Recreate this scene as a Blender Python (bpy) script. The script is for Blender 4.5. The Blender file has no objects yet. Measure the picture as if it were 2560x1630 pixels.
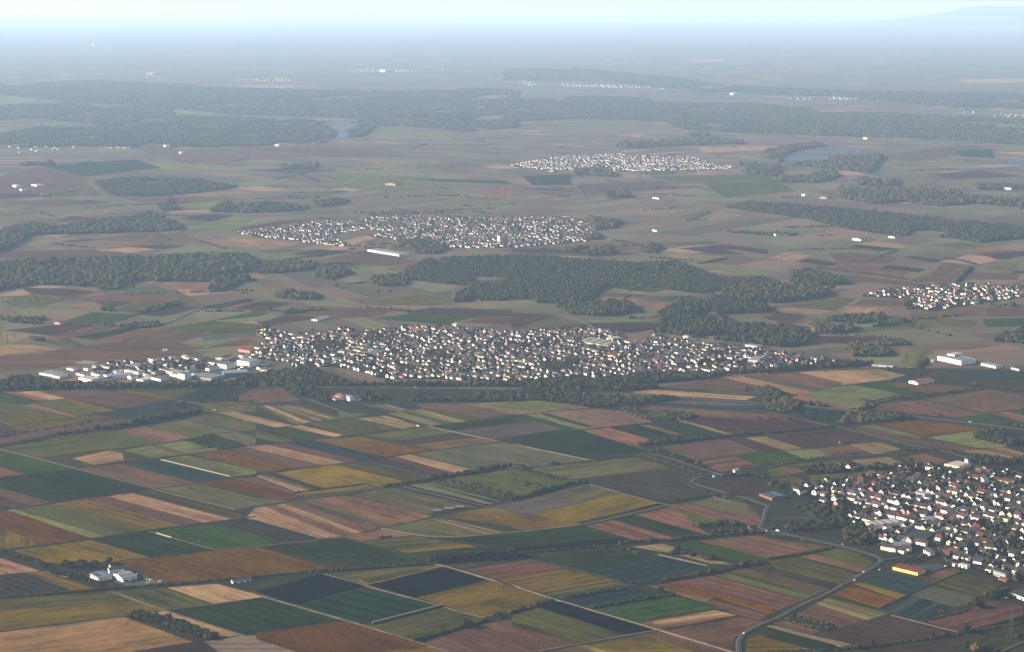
import bpy, bmesh, math, random
import numpy as np
from mathutils import Vector, noise

# ------------------------------------------------------------------ camera, sky, sun, exposure
SC = bpy.context.scene
COL = SC.collection
RAD = math.radians
H = 900.0                      # flying height in metres
FPX = 4777.0                   # focal length in photo pixels (2560 wide)
Y0 = 5.0                       # horizon row in the photo
PITCH = math.atan((815 - Y0) / FPX)
CP, SP = math.cos(PITCH), math.sin(PITCH)
cam = bpy.data.cameras.new('camera')
cam.sensor_width = 36.0
cam.lens = FPX / 2560 * 36
cam.clip_start, cam.clip_end = 5.0, 400000.0
camo = bpy.data.objects.new('camera', cam)
COL.objects.link(camo)
camo.location = (0, 0, H)
camo.rotation_euler = (math.pi / 2 - PITCH, 0, 0)
SC.camera = camo

SUN_EL, SUN_FROM = 22.0, Vector((-1.0, 0.10))          # light comes from the left, low
w = bpy.data.worlds.new('World'); SC.world = w; w.use_nodes = True
nt = w.node_tree; bgn = nt.nodes['Background']
sky = nt.nodes.new('ShaderNodeTexSky'); sky.sky_type = 'NISHITA'; sky.sun_disc = False
sky.sun_elevation = RAD(SUN_EL)
sky.sun_rotation = math.atan2(SUN_FROM.x, SUN_FROM.y)
sky.altitude = 900; sky.air_density = 1.0; sky.dust_density = 1.0
nt.links.new(sky.outputs[0], bgn.inputs[0]); bgn.inputs[1].default_value = 0.05
sl = bpy.data.lights.new('sun', 'SUN'); sl.energy = 5.0; sl.angle = RAD(0.5); sl.color = (1.0, 0.86, 0.69)
so = bpy.data.objects.new('sun', sl); COL.objects.link(so)
sd = Vector((SUN_FROM.x, SUN_FROM.y, 0)).normalized() * math.cos(RAD(SUN_EL)) + Vector((0, 0, math.sin(RAD(SUN_EL))))
so.rotation_euler = sd.to_track_quat('Z', 'Y').to_euler()
so.location = (0, 3000, 3000)
SC.view_settings.view_transform = 'Standard'; SC.view_settings.look = 'None'
SC.view_settings.exposure = 1.88; SC.view_settings.gamma = 1.0
SC.cycles.max_bounces = 6; SC.cycles.diffuse_bounces = 2; SC.cycles.volume_bounces = 1
SC.cycles.transparent_max_bounces = 8
SC.cycles.use_denoising = True
SC.cycles.sample_clamp_indirect = 4.0
HAZE_DENSITY = 2.05e-5
HAZE_COLOR = (0.50, 0.71, 1.0)

# ------------------------------------------------------------------ helpers
rnd = random.Random(7)
NPR = np.random.default_rng(11)

def U(px, py, z=0.0):
    dx, dy = (px - 1280) / FPX, -(py - 815) / FPX
    dy_w, dz_w = CP + SP * dy, -SP + CP * dy
    t = (z - H) / dz_w
    return (dx * t, dy_w * t)

S4 = 640 / 2408.0
S2 = 1280 / 2408.0
TILE = {'A': (0, 950, S4), 'B': (640, 950, S4), 'C': (1280, 950, S4), 'D': (1920, 950, S4),
        'E': (0, 1290, S4), 'F': (640, 1290, S4), 'G': (1280, 1290, S4), 'H': (1920, 1290, S4),
        'I': (0, 450, S2), 'J': (1280, 450, S2), 'K': (0, 0, S2), 'L': (1280, 0, S2),
        'M': (0, 600, S4), 'N': (640, 600, S4), 'O': (1280, 600, S4), 'P': (1920, 600, S4),
        'Z': (160, 1360, 400 / 2358.0)}

def px(tile, x, y):
    a, b, s = TILE[tile]
    return a + x * s, b + y * s

def pts(s, z=0.0):
    """'A0,655 370,745 B10,20' -> ground points; a letter sets the survey sheet until the next one."""
    out, tile = [], 'A'
    for tok in s.split():
        if tok[0].isalpha():
            tile, tok = tok[0], tok[1:]
        x, y = tok.split(',')
        out.append(U(*px(tile, float(x), float(y)), z))
    return out

def P1(s, z=0.0):
    return pts(s, z)[0]

def lin(c):
    k = 0.64 if max(c) < 215 else 0.9          # scales every colour down to balance the exposure, the palest least
    return tuple(k * ((v / 255) / 12.92 if v / 255 <= 0.04045 else ((v / 255 + 0.055) / 1.055) ** 2.4) for v in c)

def tag(o, label=None, cat=None, group=None, kind=None):
    if label: o['label'] = label
    if cat: o['category'] = cat
    if group: o['group'] = group
    if kind: o['kind'] = kind
    return o

def empty(name, loc, rz=0.0):
    o = bpy.data.objects.new(name, None); COL.objects.link(o)
    o.location = loc; o.rotation_euler = (0, 0, rz); o.empty_display_size = 2
    return o

def link(name, me, parent=None, loc=None, rz=None):
    o = bpy.data.objects.new(name, me); COL.objects.link(o)
    if parent is not None: o.parent = parent
    if loc is not None: o.location = loc
    if rz is not None: o.rotation_euler = (0, 0, rz)
    return o

def np_mesh(name, V, F, mats, tint=None, mi=None):
    """V (n,3), F (m,k) arrays of equal-sided faces."""
    me = bpy.data.meshes.new(name)
    V = np.ascontiguousarray(V, dtype=np.float32); F = np.ascontiguousarray(F, dtype=np.int32)
    m, k = F.shape
    me.vertices.add(len(V)); me.vertices.foreach_set('co', V.ravel())
    me.loops.add(m * k); me.loops.foreach_set('vertex_index', F.ravel())
    me.polygons.add(m)
    me.polygons.foreach_set('loop_start', np.arange(0, m * k, k, dtype=np.int32))
    if mi is not None: me.polygons.foreach_set('material_index', np.ascontiguousarray(mi, dtype=np.int32))
    for x in mats: me.materials.append(x)
    if tint is not None:
        at = me.attributes.new('tint', 'FLOAT', 'POINT'); at.data.foreach_set('value', np.ascontiguousarray(tint, dtype=np.float32))
    me.update(calc_edges=True)
    return me

class MB:
    def __init__(s): s.v, s.f, s.m = [], [], []
    def poly(s, vs, mi=0):
        b = len(s.v); s.v += [tuple(v) for v in vs]; s.f.append(tuple(range(b, b + len(vs)))); s.m.append(mi)
    def box(s, x0, x1, y0, y1, z0, z1, mi=0):
        b = len(s.v)
        s.v += [(x0, y0, z0), (x1, y0, z0), (x1, y1, z0), (x0, y1, z0), (x0, y0, z1), (x1, y0, z1), (x1, y1, z1), (x0, y1, z1)]
        for f in ((0, 3, 2, 1), (4, 5, 6, 7), (0, 1, 5, 4), (1, 2, 6, 5), (2, 3, 7, 6), (3, 0, 4, 7)):
            s.f.append(tuple(b + i for i in f)); s.m.append(mi)
    def bar(s, p, q, r, mi=0, n=4):
        p, q = Vector(p), Vector(q); d = (q - p).normalized()
        a = d.orthogonal().normalized(); c = d.cross(a); b = len(s.v)
        for e in (p, q):
            for i in range(n):
                t = 2 * math.pi * i / n
                s.v.append(tuple(e + (a * math.cos(t) + c * math.sin(t)) * r))
        for i in range(n):
            j = (i + 1) % n
            s.f.append((b + i, b + j, b + n + j, b + n + i)); s.m.append(mi)
        s.f.append(tuple(b + i for i in reversed(range(n)))); s.m.append(mi)
        s.f.append(tuple(b + n + i for i in range(n))); s.m.append(mi)
    def cone(s, x, y, z0, z1, r0, r1, n=10, mi=0):
        b = len(s.v)
        for z, r in ((z0, r0), (z1, r1)):
            for i in range(n):
                t = 2 * math.pi * i / n
                s.v.append((x + r * math.cos(t), y + r * math.sin(t), z))
        for i in range(n):
            j = (i + 1) % n
            s.f.append((b + i, b + j, b + n + j, b + n + i)); s.m.append(mi)
        s.f.append(tuple(b + i for i in reversed(range(n)))); s.m.append(mi)
        s.f.append(tuple(b + n + i for i in range(n))); s.m.append(mi)
    def mesh(s, name, *mats):
        me = bpy.data.meshes.new(name); me.from_pydata(s.v, [], s.f)
        for x in mats: me.materials.append(x)
        if any(s.m): me.polygons.foreach_set('material_index', s.m)
        me.update(); return me

def inpoly(x, y, poly):
    c = False; n = len(poly); j = n - 1
    for i in range(n):
        xi, yi = poly[i]; xj, yj = poly[j]
        if (yi > y) != (yj > y) and x < (xj - xi) * (y - yi) / (yj - yi) + xi: c = not c
        j = i
    return c

def np_inpoly(X, Y, poly):
    c = np.zeros(len(X), bool); n = len(poly); j = n - 1
    for i in range(n):
        xi, yi = poly[i]; xj, yj = poly[j]
        if yi != yj:
            c ^= ((yi > Y) != (yj > Y)) & (X < (xj - xi) * (Y - yi) / (yj - yi) + xi)
        j = i
    return c

def ang(s):
    a, b = pts(s); return math.atan2(b[1] - a[1], b[0] - a[0])

# ------------------------------------------------------------------ materials
def new_mat(name):
    m = bpy.data.materials.new(name); m.use_nodes = True
    n = m.node_tree; b = n.nodes['Principled BSDF']
    b.inputs['Roughness'].default_value = 0.9
    b.inputs['Specular IOR Level'].default_value = 0.1
    return m, n, b

def N(n, t, **kw):
    x = n.nodes.new(t)
    for k, v in kw.items(): setattr(x, k, v)
    return x

def mixc(n, fac, a, b, mode='MIX'):
    x = N(n, 'ShaderNodeMix', data_type='RGBA', blend_type=mode, clamp_factor=True)
    for i, v in ((0, fac), (6, a), (7, b)):
        if hasattr(v, 'is_linked') or hasattr(v, 'links'): n.links.new(v, x.inputs[i])
        elif i == 0: x.inputs[0].default_value = v
        else: x.inputs[i].default_value = (*v, 1) if len(v) == 3 else v
    return x.outputs[2]

def ramp(n, fac, stops, interp='LINEAR'):
    x = N(n, 'ShaderNodeValToRGB'); x.color_ramp.interpolation = interp
    e = x.color_ramp.elements
    while len(e) < len(stops): e.new(0.5)
    for i, (p, c) in enumerate(stops):
        e[i].position = p; e[i].color = (*c, 1) if len(c) == 3 else c
    n.links.new(fac, x.inputs[0]); return x.outputs[0]

def math_(n, op, a, b=0.0, c=None):
    x = N(n, 'ShaderNodeMath', operation=op)
    for i, v in enumerate((a, b, c)):
        if v is None: continue
        if isinstance(v, (int, float)): x.inputs[i].default_value = v
        else: n.links.new(v, x.inputs[i])
    return x.outputs[0]

def field_mat(name, c1, c2=None, streak=0.5, rows=0.0, rowdark=0.6, grain=0.35, patch=0.4, rowcol=None):
    """Crop or soil: UV runs in metres, u along the strip and v across it."""
    m, n, b = new_mat(name)
    c1 = lin(c1); c2 = lin(c2) if c2 else tuple(min(1, v * 1.45) for v in c1)
    uv = N(n, 'ShaderNodeUVMap'); oi = N(n, 'ShaderNodeObjectInfo')
    off = N(n, 'ShaderNodeVectorMath', operation='ADD'); n.links.new(uv.outputs[0], off.inputs[0])
    k = N(n, 'ShaderNodeVectorMath', operation='SCALE'); k.inputs[0].default_value = (911.0, 377.0, 53.0); n.links.new(oi.outputs['Random'], k.inputs['Scale'])
    n.links.new(k.outputs[0], off.inputs[1])
    def nz(sx, sy, detail=2.0):
        mp = N(n, 'ShaderNodeMapping'); mp.inputs['Scale'].default_value = (sx, sy, 1); n.links.new(off.outputs[0], mp.inputs[0])
        t = N(n, 'ShaderNodeTexNoise'); t.inputs['Scale'].default_value = 1.0; t.inputs['Detail'].default_value = detail
        n.links.new(mp.outputs[0], t.inputs[0]); return t.outputs[0]
    big = nz(0.012, 0.02, 3.0); st = nz(0.003, 0.14, 2.0); fine = nz(0.28, 0.42, 1.0)
    f = math_(n, 'ADD', math_(n, 'MULTIPLY', math_(n, 'SUBTRACT', st, 0.5), streak * 3.4), math_(n, 'MULTIPLY', math_(n, 'SUBTRACT', big, 0.5), patch * 3.4))
    f = math_(n, 'ADD', f, math_(n, 'MULTIPLY', math_(n, 'SUBTRACT', fine, 0.5), grain * 2.6))
    f = math_(n, 'ADD', f, 0.5)
    mid = nz(0.05, 0.11, 4.0)
    f = math_(n, 'ADD', f, math_(n, 'MULTIPLY', math_(n, 'SUBTRACT', mid, 0.5), 1.1))
    col = mixc(n, f, tuple(v * 0.62 for v in c1), tuple(v * 1.12 for v in c2))
    if rows:
        sp = N(n, 'ShaderNodeSeparateXYZ'); n.links.new(off.outputs[0], sp.inputs[0])
        s = math_(n, 'SINE', math_(n, 'MULTIPLY', sp.outputs[1], 2 * math.pi / rows))
        s = math_(n, 'ADD', s, math_(n, 'MULTIPLY', math_(n, 'SUBTRACT', st, 0.5), 2.5))
        rr = N(n, 'ShaderNodeMapRange'); rr.inputs[1].default_value = 0.1; rr.inputs[2].default_value = 0.8; n.links.new(s, rr.inputs[0])
        col = mixc(n, math_(n, 'MULTIPLY', rr.outputs[0], rowdark), col, lin(rowcol) if rowcol else tuple(v * 0.45 for v in c1))
    hsv = N(n, 'ShaderNodeHueSaturation'); n.links.new(col, hsv.inputs['Color']); hsv.inputs['Saturation'].default_value = 1.12
    n.links.new(math_(n, 'ADD', math_(n, 'MULTIPLY', oi.outputs['Random'], 0.15), 0.40), hsv.inputs['Value'])
    n.links.new(math_(n, 'ADD', math_(n, 'MULTIPLY', math_(n, 'FRACT', math_(n, 'MULTIPLY', oi.outputs['Random'], 7.3)), 0.02), 0.49), hsv.inputs['Hue'])
    n.links.new(hsv.outputs[0], b.inputs['Base Color'])
    b.inputs['Roughness'].default_value = 1.0; b.inputs['Specular IOR Level'].default_value = 0.0
    return m

def flat_mat(name, c, c2=None, scale=0.5, rough=0.85, spec=0.2, rand=0.0, metallic=0.0):
    m, n, b = new_mat(name)
    c = lin(c); c2 = lin(c2) if c2 else tuple(v * 0.8 for v in c)
    tc = N(n, 'ShaderNodeNewGeometry')
    t = N(n, 'ShaderNodeTexNoise'); t.inputs['Scale'].default_value = scale; t.inputs['Detail'].default_value = 4.0
    n.links.new(tc.outputs['Position'], t.inputs[0])
    col = ramp(n, t.outputs[0], [(0.32, c2), (0.66, c)])
    if rand:
        oi = N(n, 'ShaderNodeObjectInfo'); h = N(n, 'ShaderNodeHueSaturation'); n.links.new(col, h.inputs['Color'])
        n.links.new(math_(n, 'ADD', math_(n, 'MULTIPLY', oi.outputs['Random'], rand), 1 - rand * 0.6), h.inputs['Value']); col = h.outputs[0]
    n.links.new(col, b.inputs['Base Color'])
    b.inputs['Roughness'].default_value = rough; b.inputs['Specular IOR Level'].default_value = spec; b.inputs['Metallic'].default_value = metallic
    return m

def tree_mat(name, stops):
    """Leaf colour by the tree's own tint, with fine leaf-clump variation."""
    m, n, b = new_mat(name)
    at = N(n, 'ShaderNodeAttribute', attribute_name='tint'); oi = N(n, 'ShaderNodeObjectInfo')
    g = N(n, 'ShaderNodeNewGeometry'); t = N(n, 'ShaderNodeTexNoise'); t.inputs['Scale'].default_value = 0.45; t.inputs['Detail'].default_value = 3
    n.links.new(g.outputs['Position'], t.inputs[0])
    f = math_(n, 'FRACT', math_(n, 'ADD', at.outputs['Fac'], oi.outputs['Random']))
    col = ramp(n, f, [(p, lin(c)) for p, c in stops])
    col = mixc(n, t.outputs[0], mixc(n, 0.62, col, (0.008, 0.010, 0.006)), mixc(n, 0.30, col, (0.17, 0.16, 0.06)))
    col = mixc(n, 1.0, col, (0.46, 0.47, 0.42), 'MULTIPLY')
    n.links.new(col, b.inputs['Base Color'])
    b.inputs['Roughness'].default_value = 0.95; b.inputs['Specular IOR Level'].default_value = 0.0
    return m
FM = {
 'g':  field_mat('crop_green', (80, 86, 40), (106, 106, 56)),
 'gb': field_mat('crop_bright_green', (48, 74, 26), (70, 90, 36), streak=0.35, patch=0.35),
 'gd': field_mat('crop_dark_green', (30, 46, 20), (54, 64, 30), streak=0.5, patch=0.5),
 'gy': field_mat('crop_grey_green', (90, 88, 56), (120, 112, 76), streak=0.6),
 'gl': field_mat('crop_pale_green', (104, 116, 64), (140, 142, 92), streak=0.5),
 'ol': field_mat('crop_olive', (62, 66, 34), (98, 92, 50), streak=0.7),
 'y':  field_mat('crop_ochre', (108, 92, 38), (146, 120, 54), streak=0.35, patch=0.6),
 'yo': field_mat('crop_olive_ochre', (100, 86, 40), (138, 114, 54), streak=0.6),
 'o':  field_mat('crop_rust', (96, 65, 31), (128, 90, 42), streak=0.3, patch=0.4, grain=0.6),
 'oy': field_mat('crop_amber', (118, 82, 34), (152, 108, 44), streak=0.4, grain=0.6),
 'b':  field_mat('soil_brown', (98, 76, 62), (124, 98, 80), streak=0.35),
 'bd': field_mat('soil_dark', (66, 50, 46), (88, 68, 58), streak=0.4),
 'r':  field_mat('soil_red', (126, 92, 74), (158, 120, 96), streak=0.6),
 'rb': field_mat('soil_red_brown', (106, 78, 62), (134, 102, 82), streak=0.5),
 'p':  field_mat('soil_pale', (170, 134, 102), (204, 166, 130), streak=0.55),
 'pt': field_mat('stubble', (148, 120, 84), (182, 144, 104), streak=0.4, patch=0.7),
 'tan': field_mat('stubble_dull', (134, 116, 84), (168, 146, 108), streak=0.6),
 'k':  field_mat('crop_black_green', (13, 17, 20), (22, 26, 26), streak=0.5, rows=6, rowdark=0.4, grain=0.25),
 't':  field_mat('crop_teal', (38, 56, 52), (56, 74, 70), streak=0.6),
 's':  field_mat('soil_slate', (92, 84, 80), (118, 106, 100), streak=0.6),
 'ts': field_mat('crop_teal_rows', (34, 50, 50), (54, 68, 66), rows=34, rowdark=0.55, rowcol=(96, 92, 84)),
 'tk': field_mat('crop_teal_dark_rows', (42, 58, 56), (62, 78, 74), rows=26, rowdark=0.7, rowcol=(26, 36, 36)),
 'gr': field_mat('crop_dark_green_rows', (30, 58, 32), (46, 74, 42), rows=30, rowdark=0.75, rowcol=(12, 22, 14)),
 'gs': field_mat('crop_grey_green_rows', (82, 92, 62), (108, 112, 82), rows=13, rowdark=0.55, rowcol=(134, 116, 96)),
 'ds': field_mat('crop_brown_rows', (76, 66, 56), (96, 84, 70), rows=16, rowdark=0.7, rowcol=(44, 54, 38)),
 'ks': field_mat('crop_dark_rows', (40, 46, 40), (60, 62, 54), rows=15, rowdark=0.6, rowcol=(86, 76, 70)),
 'ps': field_mat('soil_pale_rows', (142, 112, 92), (170, 138, 112), rows=14, rowdark=0.5, rowcol=(92, 92, 66)),
 'ss': field_mat('soil_grey_rows', (120, 104, 96), (146, 128, 116), rows=20, rowdark=0.6, rowcol=(160, 140, 118)),
}
CROP_H = {'k': 0.6, 'o': 0.45, 'y': 0.4, 'yo': 0.3, 'gd': 0.4, 'oy': 0.45, 'gr': 0.35, 't': 0.25, 'ol': 0.25}
FIELDS = []      # (poly, ztop)

def field(code, poly, name='field'):
    c = np.mean(np.array(poly), axis=0)
    probe = [tuple(c)] + [tuple(c + (np.array(p) - c) * 0.72) for p in poly]
    under = 0.12
    for q, zt in FIELDS:
        if any(inpoly(x, y, q) for x, y in probe): under = max(under, zt)
    i = len(FIELDS)
    z = max(under + 0.05, 0.12 + CROP_H.get(code, 0.08)) + 0.0008 * i
    FIELDS.append((poly, z))
    rp = []
    for k in range(len(poly)):
        (xa, ya), (xb, yb) = poly[k], poly[(k + 1) % len(poly)]
        L = math.hypot(xb - xa, yb - ya); nn = min(24, int(L / 32)) if c[1] < 6500 else 0
        rp.append((xa, ya))
        for j in range(1, nn + 1):
            t = j / (nn + 1); q = rnd.uniform(-1, 1) * 1.0
            rp.append((xa + (xb - xa) * t - (yb - ya) / L * q, ya + (yb - ya) * t + (xb - xa) / L * q))
    # long axis -> UV u
    best = max(range(len(poly)), key=lambda k: (poly[k][0] - poly[k - 1][0]) ** 2 + (poly[k][1] - poly[k - 1][1]) ** 2)
    a = math.atan2(poly[best][1] - poly[best - 1][1], poly[best][0] - poly[best - 1][0])
    ca, sa = math.cos(a), math.sin(a)
    bm = bmesh.new()
    cx, cy = c
    top = [bm.verts.new((x - cx, y - cy, z)) for x, y in rp]
    bot = [bm.verts.new((x - cx, y - cy, 0.02)) for x, y in rp]
    try: f = bm.faces.new(top)
    except Exception: return
    n = len(rp)
    for k in range(n):
        bm.faces.new((top[k], bot[k], bot[(k + 1) % n], top[(k + 1) % n]))
    bmesh.ops.recalc_face_normals(bm, faces=bm.faces)
    bmesh.ops.triangulate(bm, faces=[x for x in bm.faces if len(x.verts) > 4])
    uvl = bm.loops.layers.uv.new('UVMap')
    for f in bm.faces:
        for lp in f.loops:
            x, y = lp.vert.co.x, lp.vert.co.y
            lp[uvl].uv = (x * ca + y * sa, -x * sa + y * ca)
    me = bpy.data.meshes.new(name); bm.to_mesh(me); bm.free()
    me.materials.append(FM[code])
    o = link(name, me, loc=(cx, cy, 0)); o['kind'] = 'structure'

def fields(txt):
    for line in txt.strip().splitlines():
        line = line.split('#')[0].strip()
        if not line: continue
        code, rest = line.split(None, 1)
        if code == 'S':      # strips across a block: four corners | colour:width ...
            q, cols = rest.split('|')
            a, b, c, d = [np.array(v) for v in pts(q)]
            items = [(t.split(':')[0], float(t.split(':')[1]) if ':' in t else 1.0) for t in cols.split()]
            tot = sum(v for _, v in items); s = 0
            for cc, v in items:
                u0, u1 = s / tot, (s + v) / tot; s += v
                field(cc, [tuple(a + (b - a) * u0), tuple(a + (b - a) * u1), tuple(d + (c - d) * u1), tuple(d + (c - d) * u0)])
        else:
            field(code, pts(rest))

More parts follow.
